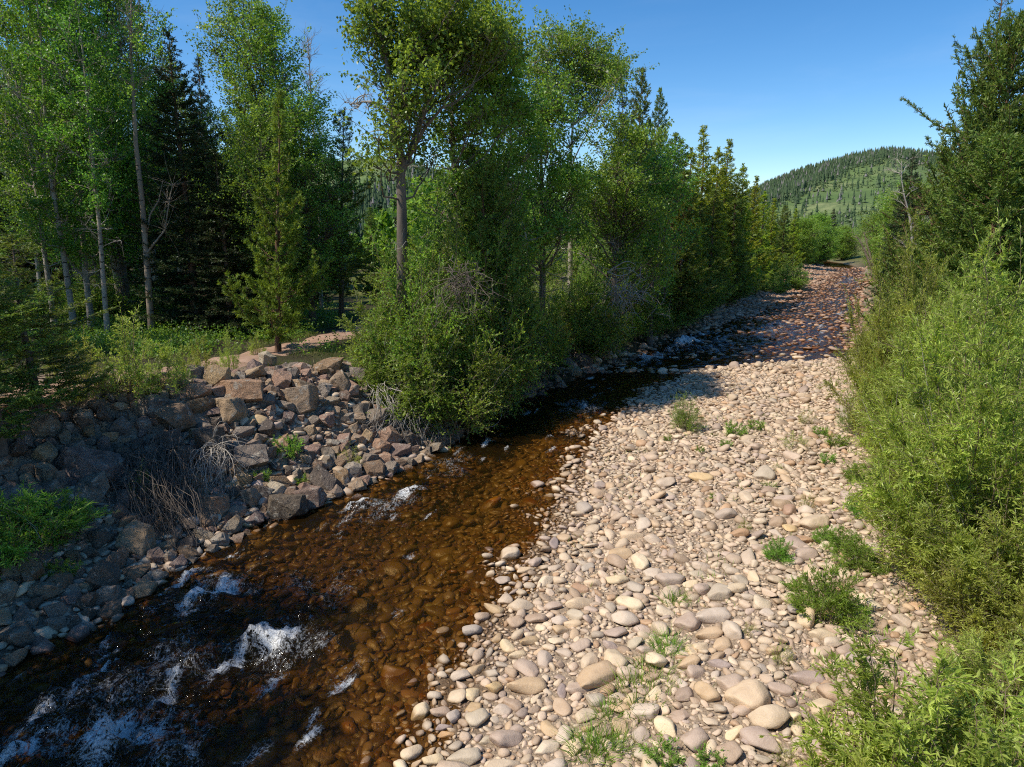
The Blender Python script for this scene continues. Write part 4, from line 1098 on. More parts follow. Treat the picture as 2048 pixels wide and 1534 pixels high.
proto('alder_b', shrub('alder_b', 32, 3.0, 1.6, 50, 40, 14, L_BUSH, B_TWIG, .072, .5, .03, base=.6, up=.25), 3.0)
proto('willow_a', shrub('willow_a', 33, 4.6, 2.1, 64, 46, 21, L_WILLOW, B_TWIG, .092, .23, .06, True, base=.45), 4.6)
proto('willow_b', shrub('willow_b', 34, 4.0, 1.9, 60, 46, 21, L_WILLOW, B_TWIG, .09, .23, .05, True, base=.45), 4.0)
proto('willow_c', shrub('willow_c', 35, 2.9, 1.6, 56, 40, 20, L_WILLOW, B_TWIG, .085, .23, .04, True, base=.5), 2.9)
proto('young_willow', shrub('young_willow', 36, 1.9, .75, 26, 22, 15, L_WILLOW, B_TWIG, .085, .24, .08, True, base=.5, shootL=(.15, .42), thick=.009), 1.9)
proto('terrace_willow', shrub('terrace_willow', 37, 1.7, .75, 26, 18, 12, L_WILLOW, B_TWIG, .07, .24, .1, True, base=.5, shootL=(.15, .4), thick=.009), 1.7)
proto('feather_bush', shrub('feather_bush', 38, 1.0, .5, 60, 14, 12, L_HERB, B_TWIG, .05, .13, .15, base=.35, shootL=(.08, .25), thick=.004), 1.0)
proto('sprout', shrub('sprout', 39, .85, .55, 44, 14, 13, L_HERB, B_TWIG, .062, .2, .06, True, base=.4, shootL=(.08, .25), thick=.005), .85)
proto('herb', shrub('herb', 40, .42, .3, 22, 8, 8, L_HERB, B_TWIG, .05, .26, .1, True, base=.5, shootL=(.05, .16), thick=.003), .42)
proto('thin_herb', shrub('thin_herb', 41, .55, .32, 26, 8, 8, L_WILLOW, B_TWIG, .04, .15, .1, base=.5, shootL=(.06, .18), thick=.003), .55)
GR = [tussock('grass_clump', 50 + i, n, h, r, L_GRASS if i == 3 else L_HERB) for i, (n, h, r) in enumerate([(220, .38, .20), (260, .26, .30), (120, .28, .14), (160, .30, .25)])]

def stand(px, top, y, H=None):
    """base point and height of an upright tree whose tip is seen at (px, top) at distance y"""
    p = at_y(px, top, y); g = ground(p[0], p[1])
    return (p[0], p[1], g - .05), (p[2] - g) if H is None else H

def tree(name, key, px, top, y, label, cat, H=None, group=None, wide=1.0, rot=None):
    loc, h = stand(px, top, y, H)
    s = h / PR[key][2]
    return plant(name, key, label, cat, loc, s, rot, group, ('stems', 'foliage') if key in ('alder_a', 'alder_b') or key.startswith('willow') else ('trunk', 'crown'), wide / s ** .35)

# ---------- the unique trees
def bare_aspen():
    base = hit(304, 668); y = base[1]
    pts = [at_y(*p, y) - base for p in [(304, 668), (299, 600), (292, 500), (284, 400), (272, 290), (267, 200), (262, 110), (262, 20), (266, -60)]]
    pts[0] = np.array([0, 0, -.1])
    w, (Q, s) = bare_tree('pale_trunk', 5, pts, .15, 46, B_TAN, 13, .62, (.6, 1.7), 8, 1.1)
    f1 = [at_y(*p, y - .1) - base for p in [(295, 505), (306, 490), (330, 460), (338, 405), (345, 370)]]
    f2 = [at_y(*p, y + .1) - base for p in [(290, 490), (300, 430), (318, 400), (326, 360)]]
    for f in (f1, f2): w.add(*tubes(np.array(f)[None], np.linspace(.05, .015, len(f))[None], 6))
    r2 = np.random.default_rng(8); n = 60
    o = np.array(f1)[r2.integers(2, 5, n)]; e = o + r2.normal(size=(n, 3)) * np.array([.4, .4, .5]) + [0, 0, .25]
    w.add(*tubes(curve3(o, e, r2.normal(size=(n, 3)) * .06, 4), np.array([[.010, .007, .005, .002]]) * np.ones((n, 1)), 3))
    t = thing('bare_aspen', 'tall leaning pale-trunked tree with bare twiggy top and a low fork', 'tree', tuple(base))
    link('trunk', w.mesh('pale_trunk', [B_TAN], True), t)
    g = np.random.default_rng(9); lb = [(at_y(*p, y) - base + g.normal(size=3) * [0, .4, 0], np.array([.6, .6, .5])) for p in [(225, 190), (250, 230), (205, 210), (280, 215), (190, 240), (255, 180), (300, 180), (320, 130), (310, 60), (215, 130)]]
    _, f = deciduous('sparse_leaves', 9, 12, .02, np.array(pts), lb, L_COTTON, B_TAN, .085, 20, 50)
    link('crown', f, t)
bare_aspen()

def main_cottonwood():
    base, _ = stand(806, 700, 20.0); base = np.array(base); y = 20.0
    A = lambda p, dy=0: at_y(p[0], p[1], y + dy) - base
    tr = [np.array([0, 0, -.1])] + [A(p) for p in [(806, 640), (805, 560), (804, 480), (803, 400), (801, 330), (799, 280), (800, 220), (806, 140), (812, 60), (815, -40)]]
    s2 = ([A(p, d) for p, d in [((803, 345), 0), ((822, 300), .2), ((845, 230), .5), ((862, 180), .8), ((880, 110), 1.0), ((895, 20), 1.2)]], .10, .03)
    s3 = ([A(p, d) for p, d in [((806, 330), 0), ((788, 280), -.3), ((786, 200), -.5), ((770, 110), -.6), ((752, 20), -.6)]], .09, .03)
    s4 = ([A(p, d) for p, d in [((820, 310), 0), ((850, 255), -.3), ((885, 215), -.5), ((900, 190), -.6)]], .06, .02)
    g = np.random.default_rng(31); lb = []
    for px, py, w, h, n in [(800, 40, 85, 70, 10), (765, 40, 35, 60, 5), (860, 40, 70, 70, 8), (782, 130, 38, 45, 5), (830, 130, 60, 60, 7), (900, 110, 60, 60, 7), (758, 100, 20, 30, 2), (790, 210, 45, 45, 5), (845, 215, 35, 30, 3), (775, 280, 25, 40, 3), (870, 165, 50, 30, 4),
                          (840, 300, 30, 30, 2), (770, 330, 18, 25, 2), (950, 70, 50, 60, 6), (975, 120, 40, 40, 4), (1010, 85, 30, 25, 2)]:
        for _ in range(n):
            c = A((px + g.uniform(-1, 1) * w, py + g.uniform(-1, 1) * h), g.normal() * .8)
            s = g.uniform(.34, .58); lb.append((c, np.array([s, s, s])))
    w, f = deciduous('great_cottonwood', 31, 12, .21, tr, lb, L_COTTON, B_GREY, .10, 17, 40, stem2=[s2, s3, s4], dead=6)
    t = thing('cottonwood_tree', 'tallest cottonwood with forked grey trunk and high airy crown against blue sky', 'tree', tuple(base))
    link('trunk', w, t); link('crown', f, t)
    # grey dead limb on its left
    p = [A(q, d) for q, d in [((796, 300), 0), ((775, 225), -.3), ((752, 205), -.4), ((725, 203), -.5), ((700, 208), -.6)]]
    b, _ = bare_tree('dead_limb', 44, p, .04, 16, B_DEAD, 1, .25, (.3, .8), 5, .1)
    link('dead_limb', b.mesh('dead_limb', [B_DEAD], True), t)
main_cottonwood()

def crown_tree(name, label, seed, px, y, tip, spots, lm, bm, r0=.13, LL=.10, dens=18, K=42, dead=22, depth=.9, lean=0, lr=(.4, .7)):
    """a tree whose crown fills given patches (px, py, half width, half height, lobes) at distance y"""
    base, h = stand(px, tip, y); base = np.array(base)
    g = np.random.default_rng(seed); tr = trunk_poly(g, h * .97, (lean, 0), .18, 13); lb = []
    for qx, qy, w, hh, n in spots:
        for _ in range(n):
            c = at_y(qx + g.uniform(-1, 1) * w, qy + g.uniform(-1, 1) * hh, y) + np.array([0, g.normal() * depth, 0]) - base
            s = g.uniform(*lr); lb.append((c, np.array([s, s, s])))
    w, f = deciduous(name + str(seed), seed, h, r0, tr, lb, lm, bm, LL, dens, K, dead=dead)
    t = thing(name, label, 'tree', tuple(base)); link('trunk', w, t); link('crown', f, t)
crown_tree('cottonwood_tree', 'second cottonwood with pale upright trunk and limbs reaching right over the sky', 32, 912, 22.5, 0,
           [(905, 40, 55, 60, 8), (955, 130, 60, 50, 7), (990, 185, 50, 40, 5), (930, 220, 55, 50, 6), (1030, 140, 30, 25, 3), (975, 260, 50, 40, 5), (955, 340, 60, 60, 8), (930, 430, 60, 60, 8), (1000, 70, 20, 30, 2)], L_COTTON, B_GREY, .15)
crown_tree('cottonwood_tree', 'airy round-topped cottonwood with pale branching limbs standing above the middle trees', 33, 1150, 32, 80,
           [(1110, 120, 35, 35, 7), (1160, 105, 30, 25, 6), (1205, 150, 38, 35, 9), (1090, 160, 35, 30, 6), (1150, 160, 45, 30, 8), (1220, 190, 25, 25, 5), (1085, 210, 25, 30, 4), (1180, 210, 30, 25, 4)], L_COTTON, B_PALE, .14, lr=(.5, .85))
crown_tree('cottonwood_tree', 'full green cottonwood left of the airy round-topped one', 34, 1085, 27, 195,
           [(1065, 255, 35, 40, 6), (1105, 245, 35, 35, 6), (1085, 330, 55, 55, 11), (1110, 420, 60, 60, 12), (1070, 480, 60, 50, 9), (1140, 350, 35, 50, 6)], L_COTTON, B_GREY, .16)
crown_tree('cottonwood_tree', 'bushy cottonwood right of the airy round-topped one with sunlit left side', 35, 1240, 30, 255,
           [(1222, 285, 28, 30, 5), (1255, 325, 38, 40, 8), (1212, 365, 48, 50, 10), (1280, 400, 45, 60, 12), (1240, 450, 60, 60, 14), (1180, 430, 40, 60, 8), (1260, 530, 50, 40, 8)], L_COTTON, B_GREY, .16)
crown_tree('cottonwood_tree', 'rounded leafy tree bulging over the bank before the golden pines', 36, 1315, 33, 285,
           [(1305, 320, 25, 30, 5), (1322, 370, 30, 45, 8), (1290, 420, 40, 50, 10), (1330, 450, 40, 70, 12), (1310, 540, 40, 40, 8)], L_COTTON, B_GREY, .15, lr=(.45, .8))
crown_tree('aspen_tree', 'slim white-limbed aspen rising just right of the second cottonwood', 37, 1012, 25, 180,
           [(1010, 215, 25, 30, 5), (1020, 290, 40, 50, 9), (1000, 370, 45, 50, 10), (1020, 450, 45, 50, 10), (1010, 530, 40, 40, 7)], L_ASPEN, B_PALE, .10)

# ---------- left wood, front row
T = tree
T('spruce_tree', 'spruce_a', 338, 60, 30, 'big dark spruce right behind the pale bare-topped trunk', 'tree', wide=1.25)
T('spruce_tree', 'spruce_b', 432, 300, 29, 'short dark spruce with low drooping boughs behind the path', 'tree', wide=1.3)
T('spruce_tree', 'spruce_b', 396, 115, 40, 'thin spruce tip seen against a gap of sky in the left wood', 'tree', wide=.8)
T('aspen_tree', 'aspen_a', 62, 0, 29, 'front white-stemmed aspen at the far left of the wood', 'tree', H=14.5, group='aspens of the left wood')
T('aspen_tree', 'aspen_b', 100, 0, 30.5, 'white-stemmed aspen standing second from the left in the wood', 'tree', H=14, group='aspens of the left wood')
T('aspen_tree', 'aspen_c', 134, 0, 28.0, 'slender white aspen whose foot stands by the terrace shrubs', 'tree', H=14, group='aspens of the left wood')
T('aspen_tree', 'aspen_a', 20, 0, 31, 'leafy aspen cut by the left edge of the view', 'tree', H=15, group='aspens of the left wood', rot=2.1)
T('aspen_tree', 'aspen_b', 170, 0, 33, 'leaning leafy aspen between the white stems and the bare-topped tree', 'tree', H=15, group='aspens of the left wood', rot=.5)
T('cottonwood_tree', 'cotton_a', 180, 0, 33, 'wide cottonwood filling the upper left behind the aspens', 'tree', H=16.5)
T('cottonwood_tree', 'cotton_c', 60, 0, 35, 'dense cottonwood behind the leftmost aspens', 'tree', H=17)
T('cottonwood_tree', 'cotton_a', 478, -5, 34, 'tall cottonwood with bright crown right of the sky gap', 'tree', rot=1.0)
T('cottonwood_tree', 'cotton_c', 552, 30, 33, 'tall cottonwood whose leafy arm reaches right toward open sky', 'tree', wide=1.1)
T('cottonwood_tree', 'cotton_b', 505, 230, 30, 'lower leafy cottonwood above the path', 'tree')
T('cottonwood_tree', 'cotton_b', 600, 215, 32, 'lower cottonwood beside the dark pine', 'tree', rot=2.5)
T('aspen_tree', 'aspen_c', 250, -20, 36, 'leafy aspen partly hidden behind the bare-topped tree', 'tree', group='aspens of the left wood')
def from_foot(name, key, foot, top, label, wide, rot):
    b_ = hit(*foot); q_ = at_y(top[0], top[1], b_[1]); h_ = np.linalg.norm(q_ - b_)
    o_ = plant(name, key, label, 'tree', tuple(b_ - [0, 0, .05]), h_ / PR[key][2], rot, None, ('trunk', 'crown'), wide)
    o_.rotation_euler = (Vector(q_ - b_).to_track_quat('Z', 'Y') @ Euler((0, 0, rot)).to_quaternion()).to_euler()
from_foot('pine_tree', 'young_pine', (556, 706), (555, 192), 'young bright green pine on top of the rock pile beside the path', .85, .4)
from_foot('pine_tree', 'dark_pine', (683, 640), (684, 222), 'dark slender pine with bare lower trunk at the meadow edge', 1.0, .0)
T('pine_tree', 'dark_pine', 22, 470, 12.9, 'shaded pine at the left edge with boughs over the rocks', 'tree', wide=1.5)
T('pine_tree', 'dark_pine', -70, 440, 11.6, 'shaded pine half outside the left edge of the view', 'tree', wide=1.4, rot=1.2)
# bare top right of the tall cottonwoods
b, _ = bare_tree('bare_top', 61, trunk_poly(np.random.default_rng(4), 13, (.2, 0), .15, 10), .10, 60, B_DEAD, 13, .55, (.4, 1.1), 7, 1.3)
loc, h = stand(612, 75, 38); t = thing('dead_tree', 'thin bare grey treetop standing against the sky right of the left wood', 'tree', loc, 0, h / 13)
link('trunk', b.mesh('bare_top', [B_DEAD], True), t)

# ---------- back rows of the left wood
g = np.random.default_rng(91)
rows = []
for i, px in enumerate(np.linspace(-60, 735, 24)):
    k = ['aspen_a', 'spruce_a', 'cotton_c', 'aspen_c', 'spruce_b', 'aspen_b', 'pine_a'][int(g.integers(7))]
    top = float(np.interp(px, [-60, 330, 420, 560, 620, 700, 740], [60, 120, 230, 150, 330, 390, 380]) + g.uniform(0, 60))
    rows.append((px + g.uniform(-12, 12), top, g.uniform(40, 58), k))
for k, word, nm in [('aspen', 'aspen', 'aspen_tree'), ('spruce', 'spruce', 'spruce_tree'), ('cotton', 'cottonwood', 'cottonwood_tree'), ('pine', 'pine', 'pine_tree')]:
    sel = sorted([r for r in rows if r[3].startswith(k)])
    for n, (px, top, y, key) in enumerate(sel):
        rank = 'leftmost' if n == 0 else ORD[min(n, 11)] + 'from left'
        T(nm, key, px, top, y, f'{word}, {rank} of the {word}s in the shaded back row of the left wood', 'tree', group=f'back row {word}s')
for n, px in enumerate(np.linspace(-40, 560, 15)):
    top = 560 + g.uniform(-40, 30); y = g.uniform(32, 38) if px < 400 else g.uniform(38, 46)
    T('understory_shrub', 'alder_b', px, top, y, f'shadowy undergrowth shrub in the left wood, {ORD[min(n, 11)] if n < 12 else ["thirteenth ", "fourteenth ", "fifteenth "][n - 12]}{"from left" if n else "leftmost of the row"}', 'shrub', group='undergrowth of the left wood', wide=1.5)
# low plants carpeting the floor of the left wood
def f_floor(g, n):
    y = g.uniform(22.5, 46, n); x = -y * g.uniform(.25, .78, n); dl = xL(y) - x
    k = (path_d(x, y) > 1.3) & (dl > np.interp(y, HLY, RUNV) + np.where(y < 20, 4.5, 1)); k &= g.random(n) < sstep(-.5, .3, fbm(x * .5, y * .5, s=97))
    return x[k], y[k]
def ground_plants(name, n, fn, H, mat, seed):
    g = np.random.default_rng(seed); x, y = fn(g, n); z = height(x, y); m = len(x); K = 14
    c = np.stack([x, y, z], 1)[:, None] + g.normal(size=(m, K, 3)) * [.16, .16, 0] + np.stack([np.zeros((m, K)), np.zeros((m, K)), g.random((m, K)) * H * g.uniform(.4, 1.2, (m, 1))], -1)
    c = c.reshape(-1, 3); L = g.uniform(.05, .12, len(c))
    o = link(name, MB().add(*leaves(c, rdir(g, len(c)) + [0, 0, .3], rdir(g, len(c)) * .7 + [0, 0, .8], L, L * .6)).mesh(name, [mat])); o['kind'] = 'stuff'
ground_plants('ground_cover', 8000, f_floor, .55, L_ASPEN, 12)
# trees left of the view that shade the near water
for n, (x, y, key, H) in enumerate([(-10.6, 4.2, 'cotton_a', 10.3), (-11.0, 1.4, 'cotton_b', 10.5), (-10.8, 6.8, 'cotton_b', 9.5), (-10.2, -1.2, 'cotton_b', 10.0), (-12.0, 10.8, 'aspen_a', 7.5), (-14.0, 8.0, 'cotton_c', 10.0), (-14.5, 4.0, 'spruce_a', 12.0), (-13.5, 2.2, 'cotton_c', 12.0),
                                    (-24, 26, 'cotton_a', 15.0), (-25, 22, 'spruce_a', 15.0), (-26, 31, 'aspen_a', 15.5), (-21, 20.5, 'cotton_c', 14.0)]):
    plant('shade_tree', key, f'leafy tree left of the view shading the {"near river bank" if n < 8 else "left wood"}, {ORD[n] or "first "}of its row', 'tree', (x, y, ground(x, y)), H / PR[key][2], None, 'shade trees')

# ---------- middle clump along the bank
T('riverside_shrub', 'alder_a', 826, 425, 19.3, 'big overhanging riverside shrub with light green leaves below the tallest cottonwood', 'shrub', wide=.85)
T('riverside_shrub', 'alder_a', 785, 505, 19.9, 'left flank shrub reaching toward the path below the tallest cottonwood', 'shrub', rot=2.0)
T('riverside_shrub', 'alder_b', 880, 600, 18.8, 'low leafy shrub hanging over dark water at the bend', 'shrub', wide=1.1)
T('riverside_shrub', 'alder_a', 938, 450, 20.6, 'tall shaded shrub right of the big overhanging one', 'shrub', wide=1.0, rot=4.0)
T('riverside_shrub', 'alder_b', 1055, 545, 25.0, 'pale green shrub between the trunks of the middle trees', 'shrub', wide=1.1)
T('riverside_shrub', 'alder_b', 975, 590, 23.2, 'small shaded shrub at the water left of the pale green one', 'shrub')
T('juniper_tree', 'juniper', 968, 330, 22.0, 'dark dense juniper in the middle clump', 'tree', wide=.8)
T('riverside_shrub', 'alder_b', 1180, 545, 28.6, 'twig-topped shrub leaning over the rapids', 'shrub', wide=1.15, rot=1.0)
T('riverside_shrub', 'alder_b', 1262, 545, 33, 'dark shrub at the water right of the twig-topped one', 'shrub', wide=1.2, rot=3)
T('spruce_tree', 'pine_a', 1282, 142, 40, 'tall dark pine spire above the middle trees', 'tree', wide=.95)
T('spruce_tree', 'pine_a', 1320, 182, 42, 'narrow pine spire right of the tall dark one', 'tree', wide=.7, rot=2)
T('spruce_tree', 'spruce_b', 1246, 165, 39, 'slim spruce spire left of the tall dark pine', 'tree', wide=.7)
T('riverside_shrub', 'alder_b', 762, 690, 18.8, 'low leafy shrub draping over rubble at the left foot of the big overhanging one', 'shrub', wide=1.2, rot=5)
T('riverside_shrub', 'alder_b', 838, 680, 18.6, 'low bright shrub under the big overhanging one, skirts near the water', 'shrub', wide=1.2, rot=3.6)
T('riverside_shrub', 'alder_a', 880, 405, 20.2, 'tallest upright shrub standing right behind the big overhanging one', 'shrub', wide=.75, rot=2.9)
T('riverside_shrub', 'alder_a', 985, 450, 22.8, 'shaded shrub filling the gap behind the bend', 'shrub', wide=1.1, rot=1.3)
T('riverside_shrub', 'alder_a', 1115, 470, 29.5, 'shaded shrub behind the twig-topped one', 'shrub', wide=1.1, rot=2.2)
T('riverside_shrub', 'alder_a', 1220, 440, 33.5, 'tall shaded shrub below the bushy cottonwood', 'shrub', wide=1.1, rot=5.2)
T('riverside_shrub', 'alder_a', 1290, 470, 37, 'tall dark shrub left of the bank pines', 'shrub', wide=1.2, rot=0.7)
for n, (px, py, h) in enumerate([(905, 860, .55), (960, 828, .6), (1015, 795, .7), (1075, 778, 1.2), (1130, 757, 1.3), (1200, 735, 1.4), (1250, 712, 1.4), (1300, 692, 1.5), (1345, 672, 1.5), (1400, 650, 1.6)]):
    p = hit(px, py); k = 'alder_b' if n % 2 else 'alder_a'
    plant('overhanging_shrub', k, f'low dark shrub overhanging the shaded water edge, {ORD[n] or "first "}upstream from the bend', 'shrub', (p[0] - .5, p[1] + .7, ground(p[0] - .5, p[1] + .7)), h / PR[k][2], None, 'shrubs overhanging the water edge', ('stems', 'foliage'), 1.3)
def distant_wood():
    g = np.random.default_rng(17); b = MB(); 
    n = 230; px = g.uniform(-150, 1600, n); y = g.uniform(62, 120, n) + np.where(px > 1300, 25, 0)
    top = np.interp(px, [-150, 300, 560, 640, 740, 900, 1300, 1450, 1600], [180, 260, 330, 400, 400, 330, 330, 400, 440]) + g.uniform(0, 90, n)
    for q in range(n):
        p = at_y(px[q], top[q], y[q]); gz = ground(p[0], p[1]); h = max(p[2] - gz, 3)
        c = g.random() < .45; m = 900
        u = g.random(m); an = g.uniform(0, 6.28, m)
        R = (h * .15 * (1 - u) ** .8 * g.uniform(.5, 1.05, m)) if c else h * .26 * np.sqrt(np.clip(np.sin(np.pi * (u * .9 + .08)), 0, 1)) * g.uniform(.55, 1.1, m) * (.75 + .35 * np.sin(an * 3 + u * 9 + q))
        pos = np.stack([p[0] + np.cos(an) * R, p[1] + np.sin(an) * R, gz + .1 + u * h], 1)
        L = g.uniform(.3, .55, m) * (1.0 if not c else .8)
        b.add(*leaves(pos, rdir(g, m) + [0, 0, -.2], rdir(g, m) + [0, 0, .5], L, L * (.75 if not c else .4)), mat=1 if c else 0)
    o = link('distant_wood', b.mesh('distant_wood', [L_COTTON, L_SPRUCE])); o['kind'] = 'stuff'
distant_wood()
# golden pines marching along the left bank
gp = [(1335, 300, 41, 'gold_pine'), (1362, 318, 43, 'gold_pine'), (1424, 330, 49, 'gold_pine'), (1448, 345, 53, 'pine_a'), (1352, 270, 38, 'pine_a'), (1385, 300, 40, 'gold_pine_b'), (1410, 255, 45, 'gold_pine'), (1438, 298, 47, 'gold_pine_b'), (1457, 282, 50, 'gold_pine'), (1490, 330, 54, 'gold_pine_b'), (1474, 350, 49, 'pine_a'), (1512, 354, 58, 'gold_pine'),
      (1530, 385, 62, 'gold_pine_b'), (1548, 398, 66, 'gold_pine'), (1572, 412, 74, 'pine_a'), (1592, 418, 82, 'gold_pine'), (1370, 345, 37, 'pine_a'), (1430, 380, 44, 'pine_a'), (1400, 400, 41, 'pine_a')]
for n, (px, top, y, key) in enumerate(sorted(gp)):
    T('pine_tree', key, px, top, y, f'{"golden" if "gold" in key else "green"} pine in the row along the left bank, {(ORD[n] if n < 12 else ["thirteenth ", "fourteenth ", "fifteenth ", "sixteenth ", "seventeenth ", "eighteenth ", "nineteenth "][n - 12]) or "first "}from the left', 'tree', group='pines along the left bank', wide=1.3)
lb = [(1335, 470, 39, 'cotton_b'), (1375, 480, 43.5, 'alder_a'), (1410, 490, 47.5, 'alder_a'), (1445, 470, 51, 'cotton_b'), (1480, 485, 56, 'alder_a'), (1515, 480, 63, 'alder_a'), (1345, 560, 38.5, 'alder_b'), (1390, 555, 44, 'alder_b'), (1435, 550, 49.5, 'alder_b'), (1485, 540, 57, 'alder_b'), (1538, 500, 70, 'alder_a'), (1315, 590, 36, 'alder_b')]
for n, (px, top, y, key) in enumerate(sorted(lb)):
    T('bank_shrub', key, px, top, y, f'dark leafy shrub below the bank pines, {ORD[n] or "first "}from the left along the water', 'shrub', group='shrubs below the bank pines', wide=1.35)
T('bank_shrub', 'alder_b', 1584, 516, 64, 'bright round bush at the end of the russet stone bar', 'shrub', wide=1.2)
T('bank_shrub', 'alder_b', 1545, 548, 60, 'low grassy bush left of the bright round one', 'shrub', wide=1.6)
# far end of the river
fe = [(1608, 440, 92, 'round_tree', 'dark leafy tree left of the far river bend'), (1640, 432, 108, 'round_tree', 'pale leafy tree straight above the far river bend'), (1622, 425, 112, 'spruce_b', 'dark small spruce left of the far bend'), (1652, 420, 125, 'spruce_a', 'left of two small dark spruces below the hill'),
      (1668, 418, 128, 'spruce_b', 'right of two small dark spruces below the hill'), (1690, 455, 118, 'round_tree', 'light green tree just right of the far bend'), (1772, 435, 84, 'round_tree', 'light green tree with pale leaning trunks on the right bank'), (1795, 415, 76, 'round_tree', 'broad light green tree behind the pale leaning trunks'),
      (1820, 385, 68, 'round_tree', 'tall light green tree right of the pale leaning trunks'), (1838, 372, 62, 'round_tree', 'tallest light green tree before the hill slope'), (1790, 470, 74, 'alder_a', 'low bright shrub on the far right bank'), (1812, 460, 58, 'alder_a', 'bright shrub by the leaning trunks on the right bank'), (1835, 450, 48, 'alder_a', 'bright shrub behind the tall willows on the right bank'), (1590, 450, 104, 'round_tree', 'tree behind the last bank pines'), (1560, 440, 110, 'spruce_b', 'spruce behind the last bank pines')]
for px, top, y, key, lab in fe:
    T('spruce_tree' if 'spruce' in key else ('riverside_tree' if key == 'round_tree' else 'bank_shrub'), key, px, top, y, lab, 'shrub' if 'alder' in key else 'tree', wide=1.25)
for n, (p0, p1, y) in enumerate([((1768, 546), (1728, 462), 68), ((1752, 541), (1712, 470), 76)]):
    a = at_y(*p0, y); q = at_y(*p1, y); a[2] = ground(a[0], a[1]) - .1
    pts = np.array([a * (1 - u) + q * u + np.array([0, 0, .5 * math.sin(u * 3.1) * (1 if n else -1)]) for u in np.linspace(0, 1, 8)]) - a
    b, _ = bare_tree('leaning_trunk', 70 + n, pts, .22, 16, B_DEAD, 4, .45, (.6, 1.8), 5, .8)
    t = thing('leaning_trunk', ['pale bare trunk leaning left over the far right bank', 'shorter pale trunk leaning left behind the first on the far bank'][n], 'tree', tuple(a)); link('trunk', b.mesh('leaning_trunk', [B_TAN], True), t)

# ---------- right side
T('pine_tree', 'big_pine', 2012, -40, 26, 'tall open pine at the right edge with sky between its boughs', 'tree', wide=.9, rot=.3)
T('juniper_tree', 'juniper', 2040, 40, 20, 'dark bluish conifer cut by the right edge of the view', 'tree', wide=.75)
T('juniper_tree', 'juniper', 1995, 232, 21, 'broad dense dark green conifer below the tall open pine', 'tree', wide=1.1, rot=1)
T('juniper_tree', 'juniper', 2010, 280, 17, 'dark green conifer low at the right edge', 'tree', wide=1.0, rot=2.2)
T('juniper_tree', 'juniper', 1940, 330, 24, 'olive conifer left of the broad dense one', 'tree', wide=.65, rot=3.3)
T('spruce_tree', 'spruce_b', 1826, 308, 44, 'narrow dark spruce standing before the hill', 'tree', wide=1.0)
b, _ = bare_tree('snag', 81, trunk_poly(np.random.default_rng(14), 9, (-1.2, 0), .3, 10), .13, 36, B_DEAD, 9, .3, (.8, 2.0), 8, .8)
loc, h = stand(1858, 318, 34); t = thing('dead_tree', 'bleached dead tree with tangled white branches beside the olive conifer', 'tree', loc, 0, h / 9); link('trunk', b.mesh('snag', [B_DEAD], True), t)
p0 = at_y(1852, 520, 22); p0[2] = ground(p0[0], p0[1]); q = at_y(1866, 440, 22); r3 = at_y(1835, 390, 22.5)
b, _ = bare_tree('red_snag', 83, np.array([p0, p0 * .5 + q * .5 + [.1, 0, 0], q, q * .5 + r3 * .5, r3]) - p0, .11, 10, B_PINE, 6, .5, (.5, 1.2), 5, .6)
t = thing('dead_tree', 'reddish broken trunk bending left above the tall willows', 'tree', tuple(p0)); link('trunk', b.mesh('red_snag', [B_PINE], True), t)
ws = [(1838, 425, 15.5, 'willow_a', .65, 'tall pointed willow, farthest left of the right-hand thicket tops'), (1962, 458, 12.5, 'willow_a', .75, 'tall willow with a bare upright stem in the right-hand thicket'), (2042, 520, 9.3, 'willow_b', .9, 'willow crown touching the right edge of the view'),
      (1778, 640, 24.5, 'willow_c', 1.05, 'greyish rounded willow at the water at the end of the stone bar'), (1850, 560, 20.0, 'willow_b', .9, 'willow behind the greyish rounded one'), (1915, 560, 13.6, 'willow_b', .85, 'willow in the middle of the right-hand thicket'),
      (1872, 700, 12.9, 'willow_c', 1.0, 'low willow spreading onto the stones right of the pale shrub'), (1960, 760, 10.4, 'willow_c', 1.0, 'bright willow in front of the tall thicket, mid height'), (2075, 780, 8.2, 'willow_b', 1.0, 'near willow at the right edge with long narrow leaves'),
      (1945, 930, 9.2, 'willow_c', .9, 'low willow whose skirts reach the stones right of the dense sprout'), (2060, 1050, 7.4, 'willow_c', .95, 'near low willow at the right edge'), (2050, 1270, 6.0, 'willow_c', .95, 'nearest dense willow in the lower right corner'), (1862, 480, 27, 'willow_a', .9, 'willow on the right bank behind the greyish one'), (1865, 520, 18, 'willow_a', .9, 'willow under the reddish broken trunk'), (2000, 560, 14, 'willow_a', 1.0, 'willow before the dark conifers at the right edge'), (1930, 500, 18, 'willow_b', 1.1, 'willow at the foot of the broad dense conifer')]
for px, top, y, key, wide, lab in ws:
    T('willow_shrub', key, px, top, y, lab, 'shrub', wide=wide, group='willow thicket on the right bank')
def weed(name, key, px, py, Hm, label, cat='plant', wide=1.0, rot=None, parts=('stems', 'foliage'), group=None):
    p = hit(px, py); s = Hm / PR[key][2]
    return plant(name, key, label, cat, (p[0], p[1], p[2] - .02), s, rot, group, parts, wide)
p = at_y(1835, 1275, 5.3)
plant('young_willow', 'young_willow', 'foreground willow with upright bright sprigs, nearest the camera', 'shrub', (p[0], p[1], ground(p[0], p[1])), (p[2] - ground(p[0], p[1])) / 1.9, 1.0, None, ('stems', 'foliage'), 1.2)
p = at_y(1960, 1360, 4.9); plant('young_willow', 'young_willow', 'foreground willow low in the bottom right corner', 'shrub', (p[0], p[1], ground(p[0], p[1])), .85, 3.0, None, ('stems', 'foliage'), 1.3)
